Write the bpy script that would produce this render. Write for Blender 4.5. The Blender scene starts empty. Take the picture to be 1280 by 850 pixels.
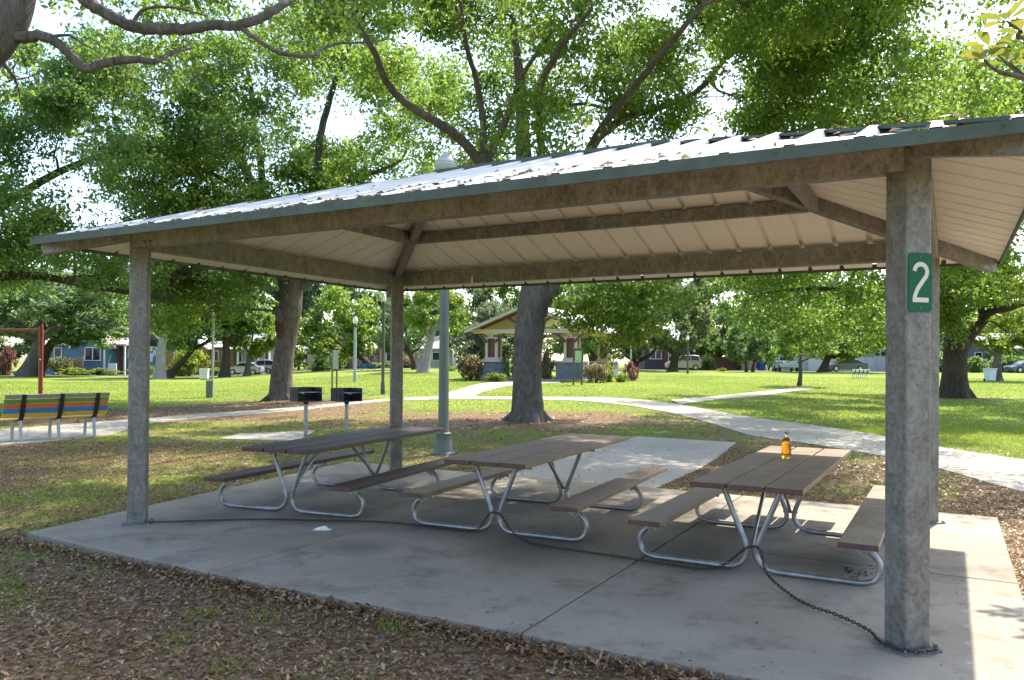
import bpy, math, random
import numpy as np
from mathutils import Vector, Matrix

# ------------------------------------------------------------------ camera, world, sun, exposure
scn = bpy.context.scene
EYE, FPX, PPY, PITCH, ROLL = 1.7, 990.2, 446.8, 0.0073, 0.0075
cam_d = bpy.data.cameras.new("camera"); cam = bpy.data.objects.new("camera", cam_d)
scn.collection.objects.link(cam); scn.camera = cam
cam_d.sensor_width = 36.0; cam_d.lens = FPX * 36.0 / 1280.0
cam_d.shift_y = (PPY - 425.0) / 1280.0
cam_d.clip_start = 0.05; cam_d.clip_end = 3000.0
cam.location = (0, 0, EYE)
cam.rotation_euler = (Matrix.Rotation(math.pi / 2 + PITCH, 3, 'X') @ Matrix.Rotation(ROLL, 3, 'Z')).to_euler()

SUN = Vector((1.346, 1.66, 2.86)).normalized()
world = bpy.data.worlds.new("World"); scn.world = world; world.use_nodes = True
wn = world.node_tree
sky = wn.nodes.new("ShaderNodeTexSky"); sky.sky_type = 'NISHITA'; sky.sun_disc = False
sky.sun_elevation = math.asin(SUN.z); sky.sun_rotation = math.atan2(SUN.x, SUN.y)
sky.air_density = 1.0; sky.dust_density = 1.8; sky.ozone_density = 1.0
wn.links.new(sky.outputs[0], wn.nodes["Background"].inputs[0])
wn.nodes["Background"].inputs[1].default_value = 0.15
sun_d = bpy.data.lights.new("sun", 'SUN'); sun = bpy.data.objects.new("sun", sun_d)
scn.collection.objects.link(sun)
sun_d.energy = 3.3; sun_d.angle = math.radians(0.53); sun_d.color = (1.0, 0.93, 0.82)
sun.rotation_euler = SUN.to_track_quat('Z', 'Y').to_euler(); sun.location = (20, 25, 45)
vs = scn.view_settings
vs.view_transform = 'Standard'; vs.look = 'None'; vs.gamma = 1.0; vs.use_curve_mapping = False
vs.exposure = 1.75
scn.cycles.max_bounces = 8; scn.cycles.diffuse_bounces = 4; scn.cycles.transmission_bounces = 6
scn.cycles.transparent_max_bounces = 8; scn.cycles.caustics_reflective = False; scn.cycles.caustics_refractive = False
scn.cycles.use_denoising = True

rng = np.random.default_rng(7); random.seed(7)
COL = scn.collection

# ------------------------------------------------------------------ places
def sstep(a, b, x):
    t = np.clip((np.asarray(x, float) - a) / (b - a), 0, 1); return t * t * (3 - 2 * t)

def ground(x, y):
    x = np.asarray(x, float); y = np.asarray(y, float)
    w = sstep(-0.42, -0.12, x / np.maximum(y, 1.0))
    t = np.clip(y - 15.0, 0, None)
    r = 0.018 * (np.sqrt(t * t + 9) - 3) * (t > 0)
    r = np.where(r > 0.9, 0.9 + 0.25 * (1 - np.exp(-(r - 0.9) / 0.25)), r)
    return -0.06 + r * w

def G(x, y): return float(ground(x, y))

def ray(px, py):
    dx, dy = px - 640.0, py - PPY
    c, s = math.cos(ROLL), math.sin(ROLL)
    X = (c * dx + s * dy) / FPX; Z = -(-s * dx + c * dy) / FPX
    cp, sp = math.cos(PITCH), math.sin(PITCH)
    return np.array([X, cp - Z * sp, sp + Z * cp])

def at(px, py, z=None):                       # the spot of ground seen at a pixel of the photograph
    r = ray(px, py)
    if z is not None:
        return np.array([0, 0, EYE]) + r * ((z - EYE) / r[2])
    t = 2.0; f = lambda t: EYE + r[2] * t - G(r[0] * t, r[1] * t)
    while f(t) > 0 and t < 400: t += 0.5
    lo, hi = t - 0.5, t
    for _ in range(30):
        m = 0.5 * (lo + hi)
        if f(m) > 0: lo = m
        else: hi = m
    return np.array([r[0] * hi, r[1] * hi, G(r[0] * hi, r[1] * hi)])

def P(px, py, Y):
    r = ray(px, py); return np.array([0, 0, EYE]) + r * (Y / r[1])

YAW = 1.066; AX, AY = 2.4014, 4.8057; SL, SW, SO = 7.197, 4.4037, 0.7053
UV = np.array([-math.sin(YAW), math.cos(YAW)]); VV = np.array([math.cos(YAW), math.sin(YAW)])
def S(i, j): return np.array([AX, AY]) + UV * i + VV * j          # shelter plan -> world
def Sloc(x, y): return (x - AX) * UV[0] + (y - AY) * UV[1], (x - AX) * VV[0] + (y - AY) * VV[1]

def vnoise(x, y, seed=0):
    x = np.asarray(x, float); y = np.asarray(y, float)
    xi = np.floor(x).astype(np.int64); yi = np.floor(y).astype(np.int64)
    def hsh(a, b):
        n = (a * 374761393 + b * 668265263 + seed * 974634777) & 0xFFFFFFFF
        n = ((n ^ (n >> 13)) * 1274126177) & 0xFFFFFFFF
        return ((n ^ (n >> 16)) & 0xFFFF) / 65535.0
    fx = x - xi; fy = y - yi; fx = fx * fx * (3 - 2 * fx); fy = fy * fy * (3 - 2 * fy)
    return (hsh(xi, yi) * (1 - fx) + hsh(xi + 1, yi) * fx) * (1 - fy) + (hsh(xi, yi + 1) * (1 - fx) + hsh(xi + 1, yi + 1) * fx) * fy
def fbm(x, y, s=0): return 0.5 * vnoise(x, y, s) + 0.3 * vnoise(2.1 * x, 2.1 * y, s + 1) + 0.2 * vnoise(4.3 * x, 4.3 * y, s + 2)

# ------------------------------------------------------------------ mesh building
class MB:
    def __init__(s): s.v = []; s.f = []; s.m = []
    def add(s, vs_, fs, mi=0):
        o = len(s.v); s.v.extend([tuple(map(float, p)) for p in vs_])
        for f in fs: s.f.append(tuple(o + k for k in f)); s.m.append(mi)
        return s
    def box(s, c, d, R=None, mi=0):
        c = np.array(c, float); h = np.array(d, float) / 2
        p = np.array([[x, y, z] for z in (-1, 1) for y in (-1, 1) for x in (-1, 1)]) * h
        if R is not None: p = p @ np.array(R).T
        return s.add(p + c, [(0, 2, 3, 1), (4, 5, 7, 6), (0, 1, 5, 4), (2, 6, 7, 3), (0, 4, 6, 2), (1, 3, 7, 5)], mi)
    def bar(s, a, b, w, h, up=(0, 0, 1), mi=0, top=False):
        a = np.array(a, float); b = np.array(b, float); y = b - a; L = np.linalg.norm(y); y /= L
        x = np.cross(y, up); x /= np.linalg.norm(x); z = np.cross(x, y)
        c = (a + b) / 2 - (z * h / 2 if top else 0)
        return s.box(c, (w, L, h), np.stack([x, y, z], 1), mi)
    def tube(s, pts, r, n=8, mi=0, caps=True):
        pts = np.array(pts, float); k = len(pts)
        r = np.full(k, r, float) if np.isscalar(r) else np.array(r, float)
        t = np.gradient(pts, axis=0); t /= np.maximum(np.linalg.norm(t, axis=1, keepdims=True), 1e-9)
        ref = np.array([0, 0, 1.0]) if abs(t[0][2]) < 0.9 else np.array([1.0, 0, 0])
        x = np.cross(t[0], ref); x /= np.linalg.norm(x); V = []
        ang = np.linspace(0, 2 * np.pi, n, endpoint=False)
        for i in range(k):
            x = x - t[i] * np.dot(x, t[i]); x /= max(np.linalg.norm(x), 1e-9); y = np.cross(t[i], x)
            V.append(pts[i] + r[i] * (np.cos(ang)[:, None] * x + np.sin(ang)[:, None] * y))
        V = np.concatenate(V); F = []
        for i in range(k - 1):
            for j in range(n):
                F.append((i * n + j, i * n + (j + 1) % n, (i + 1) * n + (j + 1) % n, (i + 1) * n + j))
        if caps: F.append(tuple(range(n - 1, -1, -1))); F.append(tuple((k - 1) * n + j for j in range(n)))
        return s.add(V, F, mi)
    def lathe(s, prof, c=(0, 0, 0), n=16, mi=0, caps=True):
        c = np.array(c, float); ang = np.linspace(0, 2 * np.pi, n, endpoint=False)
        V = [c + np.array([r * math.cos(a), r * math.sin(a), z]) for r, z in prof for a in ang]; F = []
        for i in range(len(prof) - 1):
            for j in range(n):
                F.append((i * n + j, i * n + (j + 1) % n, (i + 1) * n + (j + 1) % n, (i + 1) * n + j))
        if caps: F.append(tuple(range(n - 1, -1, -1))); F.append(tuple((len(prof) - 1) * n + j for j in range(n)))
        return s.add(V, F, mi)
    def prism(s, poly, vec, mi=0):               # a closed polygon of 3-D points pushed along vec
        a = np.array(poly, float); b = a + np.array(vec, float); n = len(a)
        F = [tuple(range(n - 1, -1, -1)), tuple(range(n, 2 * n))]
        F += [(i, (i + 1) % n, n + (i + 1) % n, n + i) for i in range(n)]
        return s.add(np.concatenate([a, b]), F, mi)
    def build(s, name, mats, parent=None, smooth=False, bevel=0, fix=True):
        me = bpy.data.meshes.new(name); me.from_pydata(s.v, [], s.f); 
        for m in (mats if isinstance(mats, (list, tuple)) else [mats]): me.materials.append(m)
        if max(s.m, default=0): me.polygons.foreach_set("material_index", s.m)
        if fix:
            import bmesh
            bm = bmesh.new(); bm.from_mesh(me); bmesh.ops.recalc_face_normals(bm, faces=bm.faces); bm.to_mesh(me); bm.free()
        if smooth:
            me.polygons.foreach_set("use_smooth", [True] * len(me.polygons)); me.set_sharp_from_angle(angle=math.radians(40))
        me.update()
        return link(name, me, parent, bevel)

def link(name, me, parent=None, bevel=0):
    o = bpy.data.objects.new(name, me); COL.objects.link(o)
    if parent is not None: o.parent = parent
    if bevel:
        b = o.modifiers.new("bevel", 'BEVEL'); b.width = bevel; b.segments = 2; b.limit_method = 'ANGLE'
    return o

def tag(o, label=None, cat=None, group=None, kind=None):
    if label: o['label'] = label
    if cat: o['category'] = cat
    if group: o['group'] = group
    if kind: o['kind'] = kind
    return o
def thing(name, label, cat, loc=(0, 0, 0), rz=0, group=None):
    o = bpy.data.objects.new(name, None); COL.objects.link(o); o.location = tuple(map(float, loc)); o.rotation_euler = (0, 0, rz)
    return tag(o, label, cat, group)
def copy_tree(o, parent=None):
    c = o.copy(); COL.objects.link(c); c.parent = parent
    for ch in list(o.children): copy_tree(ch, c)
    return c
def quads(name, V, nper, mats, attr=None, parent=None, mi=None):
    """mesh from numpy: faces of nper vertices each, in order"""
    V = np.asarray(V, np.float32); nf = len(V) // nper
    me = bpy.data.meshes.new(name); me.vertices.add(len(V)); me.vertices.foreach_set("co", V.ravel())
    me.loops.add(nf * nper); me.loops.foreach_set("vertex_index", np.arange(nf * nper, dtype=np.int32))
    me.polygons.add(nf); me.polygons.foreach_set("loop_start", np.arange(0, nf * nper, nper, dtype=np.int32))
    for m in (mats if isinstance(mats, (list, tuple)) else [mats]): me.materials.append(m)
    if mi is not None: me.polygons.foreach_set("material_index", np.asarray(mi, np.int32))
    if attr is not None:
        a = me.attributes.new("rnd", 'FLOAT', 'FACE'); a.data.foreach_set("value", np.asarray(attr, np.float32))
    me.update(); me.validate()
    return link(name, me, parent)
def smooth_path(pts, k=6):
    p = np.array(pts, float); p = np.vstack([2 * p[0] - p[1], p, 2 * p[-1] - p[-2]]); out = []
    for i in range(1, len(p) - 2):
        for t in np.linspace(0, 1, k, endpoint=False):
            a, b, c, d = p[i - 1], p[i], p[i + 1], p[i + 2]
            out.append(0.5 * (2 * b + (c - a) * t + (2 * a - 5 * b + 4 * c - d) * t * t + (3 * b - a - 3 * c + d) * t ** 3))
    out.append(p[-2]); return np.array(out)

# ------------------------------------------------------------------ materials
class NT:
    def __init__(s, name):
        s.m = bpy.data.materials.new(name); s.m.use_nodes = True; s.t = s.m.node_tree; s.b = s.t.nodes["Principled BSDF"]
        s.out = s.t.nodes["Material Output"]
    def n(s, kind, **kw):
        x = s.t.nodes.new("ShaderNode" + kind)
        for k, v in kw.items(): setattr(x, k, v)
        return x
    def l(s, a, b): s.t.links.new(a, b)
    def coord(s, out="Object", scale=(1, 1, 1)):
        c = s.n("TexCoord"); m = s.n("Mapping"); m.inputs["Scale"].default_value = scale; s.l(c.outputs[out], m.inputs[0]); return m.outputs[0]
    def noise(s, vec, scale, detail=4, rough=0.55, dist=0):
        x = s.n("TexNoise"); x.inputs["Scale"].default_value = scale; x.inputs["Detail"].default_value = detail
        x.inputs["Roughness"].default_value = rough; x.inputs["Distortion"].default_value = dist; s.l(vec, x.inputs["Vector"]); return x.outputs[0]
    def ramp(s, fac, stops, interp='LINEAR'):
        x = s.n("ValToRGB"); e = x.color_ramp; e.interpolation = interp
        while len(e.elements) < len(stops): e.elements.new(0.5)
        for el, (p, c) in zip(e.elements, stops):
            el.position = p; el.color = (c, c, c, 1) if np.isscalar(c) else (*c, 1)
        s.l(fac, x.inputs[0]); return x.outputs[0]
    def mix(s, fac, a, b, mode='MIX'):
        x = s.n("MixRGB", blend_type=mode)
        for v, i in ((fac, 0), (a, 1), (b, 2)):
            if hasattr(v, "links"): s.l(v, x.inputs[i])
            elif i == 0: x.inputs[0].default_value = v
            else: x.inputs[i].default_value = (*v, 1)
        return x.outputs[0]
    def bump(s, h, strength=0.3, dist=0.02):
        x = s.n("Bump"); x.inputs["Strength"].default_value = strength; x.inputs["Distance"].default_value = dist
        s.l(h, x.inputs["Height"]); s.l(x.outputs[0], s.b.inputs["Normal"])
    def set(s, color=None, rough=None, metal=None, spec=None):
        for v, k in ((color, "Base Color"), (rough, "Roughness"), (metal, "Metallic"), (spec, "Specular IOR Level")):
            if v is None: continue
            if hasattr(v, "links"): s.l(v, s.b.inputs[k])
            else: s.b.inputs[k].default_value = (*v, 1) if k == "Base Color" else v
        return s.m

def simple(name, c, rough=0.6, metal=0.0, var=0.18, scale=6, bump=0.0, spec=0.5):
    m = NT(name); v = m.coord(); n = m.noise(v, scale, 5)
    c = np.array(c); col = m.ramp(n, [(0.25, tuple(c * (1 - var))), (0.75, tuple(np.minimum(c * (1 + var), 1)))])
    if bump: m.bump(m.noise(v, scale * 6, 3), bump, 0.01)
    return m.set(col, rough, metal, spec)

def galv_mat(name, lo, hi, stain, amt=0.5, metal=0.35, rough=0.5, sc=5):
    m = NT(name); v = m.coord()
    vo = m.n("TexVoronoi"); vo.inputs["Scale"].default_value = sc * 9; m.l(v, vo.inputs["Vector"])
    a = m.noise(v, sc, 6, 0.65, 0.6)
    bw = m.n('RGBToBW'); m.l(vo.outputs['Color'], bw.inputs[0]); base = m.mix(0.35, m.ramp(a, [(0.3, lo), (0.7, hi)]), bw.outputs[0], 'SOFT_LIGHT')
    st = m.noise(m.coord(scale=(3, 3, 1.2)), sc * 0.9, 6, 0.7, 1.0)
    col = m.mix(m.ramp(st, [(0.47, 0.0), (0.62, amt)]), base, stain)
    sp = m.noise(v, sc * 11, 2); col = m.mix(m.ramp(sp, [(0.66, 0.0), (0.74, 0.45)]), col, (0.07, 0.065, 0.055))
    m.bump(a, 0.12, 0.01)
    return m.set(col, m.ramp(a, [(0.3, rough - 0.1), (0.7, rough + 0.12)]), metal, 0.4)
M = {}
M['galv'] = galv_mat("galvanised_post", (0.125, 0.118, 0.103), (0.215, 0.205, 0.18), (0.32, 0.31, 0.28), 0.4, 0.3, 0.55)
M['beam'] = galv_mat("weathered_beam", (0.145, 0.138, 0.125), (0.26, 0.252, 0.232), (0.36, 0.35, 0.325), 0.6, 0.25, 0.6)
M['tube'] = simple("table_tube", (0.30, 0.30, 0.295), 0.42, 0.7, 0.35, 9, 0.08)
M['plate'] = simple("base_plate", (0.17, 0.165, 0.155), 0.65, 0.3, 0.3, 14)

def roof_top():
    m = NT("roof_top_metal"); v = m.coord()
    a = m.noise(v, 1.2, 6, 0.65); b = m.noise(m.coord(scale=(6, 1, 1)), 2.0, 5, 0.6)
    col = m.mix(m.ramp(a, [(0.35, 0.0), (0.75, 0.7)]), (0.47, 0.48, 0.475), (0.27, 0.31, 0.325))
    col = m.mix(m.ramp(b, [(0.55, 0.0), (0.8, 0.5)]), col, (0.38, 0.35, 0.30))
    return m.set(col, 0.42, 0.25, 0.5)
M['roof_top'] = roof_top()
def roof_under():
    m = NT("roof_under_paint"); v = m.coord()
    a = m.noise(v, 0.8, 5, 0.6); b = m.noise(v, 24, 4, 0.7)
    col = m.mix(m.ramp(a, [(0.35, 0.0), (0.8, 0.55)]), (0.90, 0.87, 0.81), (0.80, 0.76, 0.69))
    col = m.mix(m.ramp(b, [(0.62, 0.0), (0.72, 0.35)]), col, (0.34, 0.28, 0.22))
    return m.set(col, 0.5, 0.0, 0.5)
M['roof_under'] = roof_under()
M['trim'] = simple("green_trim", (0.07, 0.092, 0.07), 0.6, 0.0, 0.3, 5, 0, 0.35)

def concrete(name, c1, c2, stain, sc=1.0, stain_amt=0.55, spots=()):
    m = NT(name); v = m.coord()
    a = m.noise(v, 0.55 * sc, 7, 0.62, 0.3); b = m.noise(v, 1.9 * sc, 8, 0.72, 0.15); c = m.noise(v, 60, 3, 0.6); d = m.noise(m.coord(scale=(1, 1.6, 1)), 7 * sc, 5, 0.75)
    col = m.ramp(a, [(0.3, c1), (0.7, c2)])
    col = m.mix(m.ramp(b, [(0.5, 0.0), (0.72, stain_amt)]), col, stain)
    col = m.mix(m.ramp(d, [(0.62, 0.0), (0.70, 0.65)]), col, tuple(np.array(stain) * 0.5))
    col = m.mix(0.25, col, m.ramp(c, [(0.3, 0.35), (0.7, 0.65)]), 'OVERLAY')
    for (x, y, r, k) in spots:
        g = m.n("NewGeometry"); dd = m.n("VectorMath", operation='DISTANCE'); m.l(g.outputs["Position"], dd.inputs[0]); dd.inputs[1].default_value = (x, y, 0)
        ad = m.n("Math", operation='MULTIPLY_ADD'); m.l(b, ad.inputs[0]); ad.inputs[1].default_value = r * 1.5; m.l(dd.outputs["Value"], ad.inputs[2])
        dv = m.n("Math", operation='DIVIDE'); m.l(ad.outputs[0], dv.inputs[0]); dv.inputs[1].default_value = r * 2.2
        col = m.mix(m.ramp(dv.outputs[0], [(0.5, k), (0.95, 0.0)]), col, tuple(np.array(stain) * 0.75))
    m.bump(m.mix(0.5, c, b), 0.25, 0.006)
    return m.set(col, 0.82, 0.0, 0.3)
M['slab'] = concrete("slab_concrete", (0.245, 0.208, 0.156), (0.36, 0.312, 0.24), (0.11, 0.086, 0.058), 1.0, 0.8, ((2.62, 6.9, 0.55, 0.8), (1.65, 7.1, 0.6, 0.6), (0.35, 7.6, 0.8, 0.7), (-0.65, 8.35, 0.6, 0.65), (0.1, 7.0, 0.45, 0.4), (-2.2, 9.0, 0.7, 0.5), (-3.3, 8.6, 0.4, 0.5), (-1.4, 7.3, 0.3, 0.5), (2.0, 8.2, 0.8, 0.4), (-0.2, 9.6, 0.8, 0.4)))
M['path'] = concrete("path_concrete", (0.31, 0.27, 0.21), (0.43, 0.38, 0.30), (0.28, 0.255, 0.22), 0.7, 0.5)
M['asphalt'] = simple("street_asphalt", (0.07, 0.07, 0.07), 0.9, 0, 0.3, 3)

def plank(name, c, g, amt):
    m = NT(name); v = m.coord(scale=(14, 1.2, 14)); w = m.coord()
    a = m.noise(v, 3, 6, 0.65, 0.5); b = m.noise(w, 2.2, 5, 0.7, 0.6); s = m.noise(w, 30, 3)
    col = m.ramp(a, [(0.25, tuple(np.array(c) * 0.7)), (0.75, tuple(np.array(c) * 1.25))])
    col = m.mix(m.ramp(b, [(0.38, 0.0), (0.66, amt)]), col, g)
    col = m.mix(m.ramp(s, [(0.7, 0.0), (0.75, 0.6)]), col, (0.5, 0.48, 0.44))
    m.bump(a, 0.25, 0.006)
    return m.set(col, m.ramp(b, [(0.3, 0.5), (0.7, 0.65)]), 0.0, 0.35)
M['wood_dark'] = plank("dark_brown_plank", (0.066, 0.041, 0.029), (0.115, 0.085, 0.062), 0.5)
M['wood_mid'] = plank("brown_plank", (0.165, 0.10, 0.055), (0.29, 0.222, 0.145), 0.75)
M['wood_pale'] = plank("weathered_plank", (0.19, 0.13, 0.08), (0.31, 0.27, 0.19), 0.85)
M['plank_end'] = simple("plank_end", (0.11, 0.055, 0.045), 0.7, 0, 0.3, 20)
M['chain'] = simple("rusty_chain", (0.055, 0.044, 0.036), 0.55, 0.5, 0.4, 40)
M['sign_green'] = simple("sign_green", (0.002, 0.105, 0.04), 0.55, 0, 0.08, 8, 0, 0.25)
M['sign_cream'] = simple("sign_cream", (0.66, 0.62, 0.53), 0.5, 0, 0.05, 8)
M['black'] = simple("black_steel", (0.018, 0.018, 0.018), 0.55, 0.2, 0.4, 10)
M['white'] = simple("white_paint", (0.78, 0.78, 0.76), 0.5, 0, 0.05, 4)
M['cream'] = simple("cream_paint", (0.74, 0.66, 0.52), 0.55, 0, 0.06, 4)
M['glass_dark'] = simple("dark_window", (0.03, 0.035, 0.04), 0.08, 0, 0.2, 2)

def leaf_mat(name, dark, mid, light, trans=0.5, tcol=(0.30, 0.42, 0.05)):
    m = NT(name); at_ = m.n("Attribute"); at_.attribute_name = "rnd"
    col = m.ramp(at_.outputs["Fac"], [(0.0, dark), (0.5, mid), (1.0, light)])
    d = m.b; m.set(col, 0.42, 0, 0.35)
    t = m.n("BsdfTranslucent"); m.l(m.mix(0.5, col, tcol, 'MIX'), t.inputs[0])
    mx = m.n("MixShader"); mx.inputs[0].default_value = trans
    m.l(d.outputs[0], mx.inputs[1]); m.l(t.outputs[0], mx.inputs[2]); m.l(mx.outputs[0], m.out.inputs[0])
    return m.m
M['leaf_oak'] = leaf_mat("oak_leaves", (0.045, 0.10, 0.02), (0.10, 0.185, 0.032), (0.20, 0.29, 0.05), 0.52, (0.42, 0.62, 0.085))
M['leaf_bright'] = leaf_mat("bright_leaves", (0.055, 0.11, 0.018), (0.105, 0.19, 0.025), (0.19, 0.27, 0.035), 0.5, (0.40, 0.52, 0.05))
M['leaf_dark'] = leaf_mat("dark_leaves", (0.042, 0.095, 0.04), (0.09, 0.165, 0.06), (0.165, 0.255, 0.085), 0.5, (0.36, 0.55, 0.14))
M['leaf_grey'] = leaf_mat("grey_green_leaves", (0.055, 0.085, 0.045), (0.10, 0.145, 0.075), (0.18, 0.23, 0.13), 0.42, (0.3, 0.36, 0.14))
M['leaf_lime'] = leaf_mat("lime_leaves", (0.11, 0.16, 0.02), (0.20, 0.27, 0.03), (0.32, 0.36, 0.06), 0.5, (0.5, 0.55, 0.06))
M['leaf_pink'] = leaf_mat("pink_flowers", (0.09, 0.08, 0.04), (0.30, 0.17, 0.15), (0.48, 0.30, 0.27), 0.35, (0.5, 0.25, 0.22))
M['leaf_red'] = leaf_mat("red_leaves", (0.05, 0.03, 0.03), (0.16, 0.06, 0.055), (0.30, 0.13, 0.10), 0.35, (0.4, 0.12, 0.08))
M['leaf_magnolia'] = leaf_mat("magnolia_leaves", (0.06, 0.105, 0.018), (0.11, 0.165, 0.028), (0.27, 0.25, 0.045), 0.42, (0.42, 0.44, 0.06))
M['grass'] = leaf_mat("grass_blades", (0.07, 0.12, 0.018), (0.155, 0.22, 0.032), (0.28, 0.30, 0.06), 0.45, (0.5, 0.6, 0.07))
M['litter'] = leaf_mat("fallen_leaves", (0.055, 0.028, 0.015), (0.25, 0.132, 0.06), (0.50, 0.36, 0.20), 0.15, (0.4, 0.25, 0.1))

def bark(name, c1, c2, sc=1.0):
    m = NT(name); v = m.coord(scale=(1, 1, 0.3)); a = m.noise(v, 9 * sc, 6, 0.7, 1.2); b = m.noise(m.coord(), 1.3, 5, 0.6)
    col = m.ramp(a, [(0.3, c1), (0.68, c2)]); col = m.mix(m.ramp(b, [(0.45, 0.0), (0.7, 0.4)]), col, tuple(np.array(c2) * 1.35))
    m.bump(m.mix(0.4, a, m.noise(m.coord(scale=(1, 1, 0.22)), 22 * sc, 4, 0.7, 0.6)), 1.0, 0.09); return m.set(col, 0.95, 0, 0.1)
M['bark'] = bark("oak_bark", (0.055, 0.046, 0.038), (0.185, 0.162, 0.137))
M['bark_red'] = bark("limb_bark", (0.085, 0.062, 0.048), (0.22, 0.165, 0.125), 1.4)
M['bark_dark'] = bark("dark_bark", (0.045, 0.034, 0.026), (0.105, 0.08, 0.06))
M['bark_pale'] = bark("pale_bark", (0.22, 0.20, 0.175), (0.38, 0.35, 0.31))

def ground_mat():
    m = NT("ground_cover"); v = m.coord()
    at_ = m.n("Attribute"); at_.attribute_name = "dens"
    a = m.noise(v, 1.1, 6, 0.65, 0.4); f = m.noise(v, 14, 5, 0.7); g = m.noise(v, 38, 3, 0.7); big = m.noise(v, 0.12, 4, 0.6)
    lit = m.ramp(f, [(0.25, (0.05, 0.030, 0.016)), (0.5, (0.165, 0.102, 0.052)), (0.78, (0.38, 0.30, 0.22))])
    gr = m.ramp(g, [(0.25, (0.07, 0.115, 0.018)), (0.55, (0.135, 0.20, 0.03)), (0.8, (0.23, 0.27, 0.05))])
    gr = m.mix(m.ramp(big, [(0.4, 0.0), (0.7, 0.85)]), gr, (0.27, 0.29, 0.06))
    add = m.n("Math", operation='ADD'); m.l(at_.outputs["Fac"], add.inputs[0])
    sub = m.n("Math", operation='MULTIPLY_ADD'); m.l(m.mix(0.35, a, f), sub.inputs[0]); sub.inputs[1].default_value = 1.3; sub.inputs[2].default_value = -0.65
    m.l(sub.outputs[0], add.inputs[1])
    fac = m.ramp(add.outputs[0], [(0.40, 0.0), (0.60, 1.0)])
    m.bump(m.mix(0.5, f, g), 0.6, 0.03)
    return m.set(m.mix(fac, lit, gr), 0.95, 0, 0.1)
M['ground'] = ground_mat()

# ------------------------------------------------------------------ the setting: ground, street, paths, slab
TREE_C = at(660, 526); TREE_L = at(352, 500); TREE_R = at(1193, 497)
MAIN_UP = [(1300, 579), (1177, 560), (1105, 546), (1030, 534), (960, 525), (910, 517), (855, 507), (815, 501.5), (760, 497.5), (680, 496.5), (560, 496), (505, 497.5)]
MAIN_LO = [(1300, 622), (1175, 587), (1110, 572), (1000, 553.5), (940, 545), (890, 530), (840, 517), (790, 508), (740, 502.5), (680, 500), (560, 499.5), (505, 501)]
_mu = np.array([at(*q) for q in MAIN_UP]); _ml = np.array([at(*q) for q in MAIN_LO])
def onward(p): d = p[0] - p[2]; d /= np.linalg.norm(d); return np.vstack([p[0] + d * 16, p[0] + d * 8, p])
_mu, _ml = onward(_mu), onward(_ml)

def dens(x, y):
    """how much of the ground is grass (1) rather than fallen leaves and bare soil (0)"""
    x = np.asarray(x, float); y = np.asarray(y, float); i, j = Sloc(x, y)
    d = np.full(x.shape, 0.98)
    near = 1 - sstep(24, 34, np.hypot(x * 0.8, y))
    beyond = sstep(0.0, 1.5, y - np.interp(x, np.sort(_mu[:, 0]), _mu[np.argsort(_mu[:, 0]), 1]))     # past the main path
    beyond = beyond * sstep(2.0, 4.5, x)
    d -= 0.50 * near * (1 - beyond)
    front = sstep(0.3, -1.2, j) * sstep(9.5, 7.0, i) ; d -= 0.24 * front - 0.22 * front * sstep(2.5, 6.5, i)
    right = sstep(0.2, -0.8, i) * sstep(10.5, 8.5, j); d -= 0.28 * right * (1 - front)
    for (cx, cy), r, k in ((TREE_C[:2], 4.5, 0.45), (TREE_L[:2], 9.0, 0.42), (TREE_R[:2], 4.0, 0.5), ((-14, 24), 5.0, 0.25), ((-9.0, 28.5), 6.5, 0.5), ((-12.5, 27), 4.5, 0.35), (S(3, 9), 4.0, 0.2)):
        d -= k * (1 - sstep(0.35 * r, r, np.hypot(x - cx, (y - cy) * 1.15)))
    d += 0.34 * (fbm(x * 0.33, y * 0.33, 3) - 0.5) * (near + 0.25)
    return np.clip(d, 0, 1)

def spaced(lo, hi, fine_lo, fine_hi, step):
    a = list(np.arange(fine_lo, fine_hi + 1e-6, step)); s = step
    x = fine_hi
    while x < hi: s *= 1.10; x += s; a.append(min(x, hi))
    s = step; x = fine_lo; b = []
    while x > lo: s *= 1.10; x -= s; b.append(max(x, lo))
    return np.array(b[::-1] + a)
gx = spaced(-700, 700, -16, 16, 0.35); gy = spaced(-120, 900, -2, 40, 0.35)
XX, YY = np.meshgrid(gx, gy); ZZ = ground(XX, YY); nx, ny = len(gx), len(gy)
gm = bpy.data.meshes.new("ground")
idx = (np.arange(ny - 1)[:, None] * nx + np.arange(nx - 1)[None]).ravel()
gm.from_pydata(np.stack([XX.ravel(), YY.ravel(), ZZ.ravel()], 1).tolist(), [], np.stack([idx, idx + 1, idx + nx + 1, idx + nx], 1).tolist())
at_ = gm.attributes.new("dens", 'FLOAT', 'POINT'); at_.data.foreach_set("value", dens(XX, YY).ravel().astype(np.float32))
gm.materials.append(M['ground']); gm.polygons.foreach_set("use_smooth", [True] * len(gm.polygons)); gm.update()
tag(link("ground", gm), kind='structure')

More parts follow.
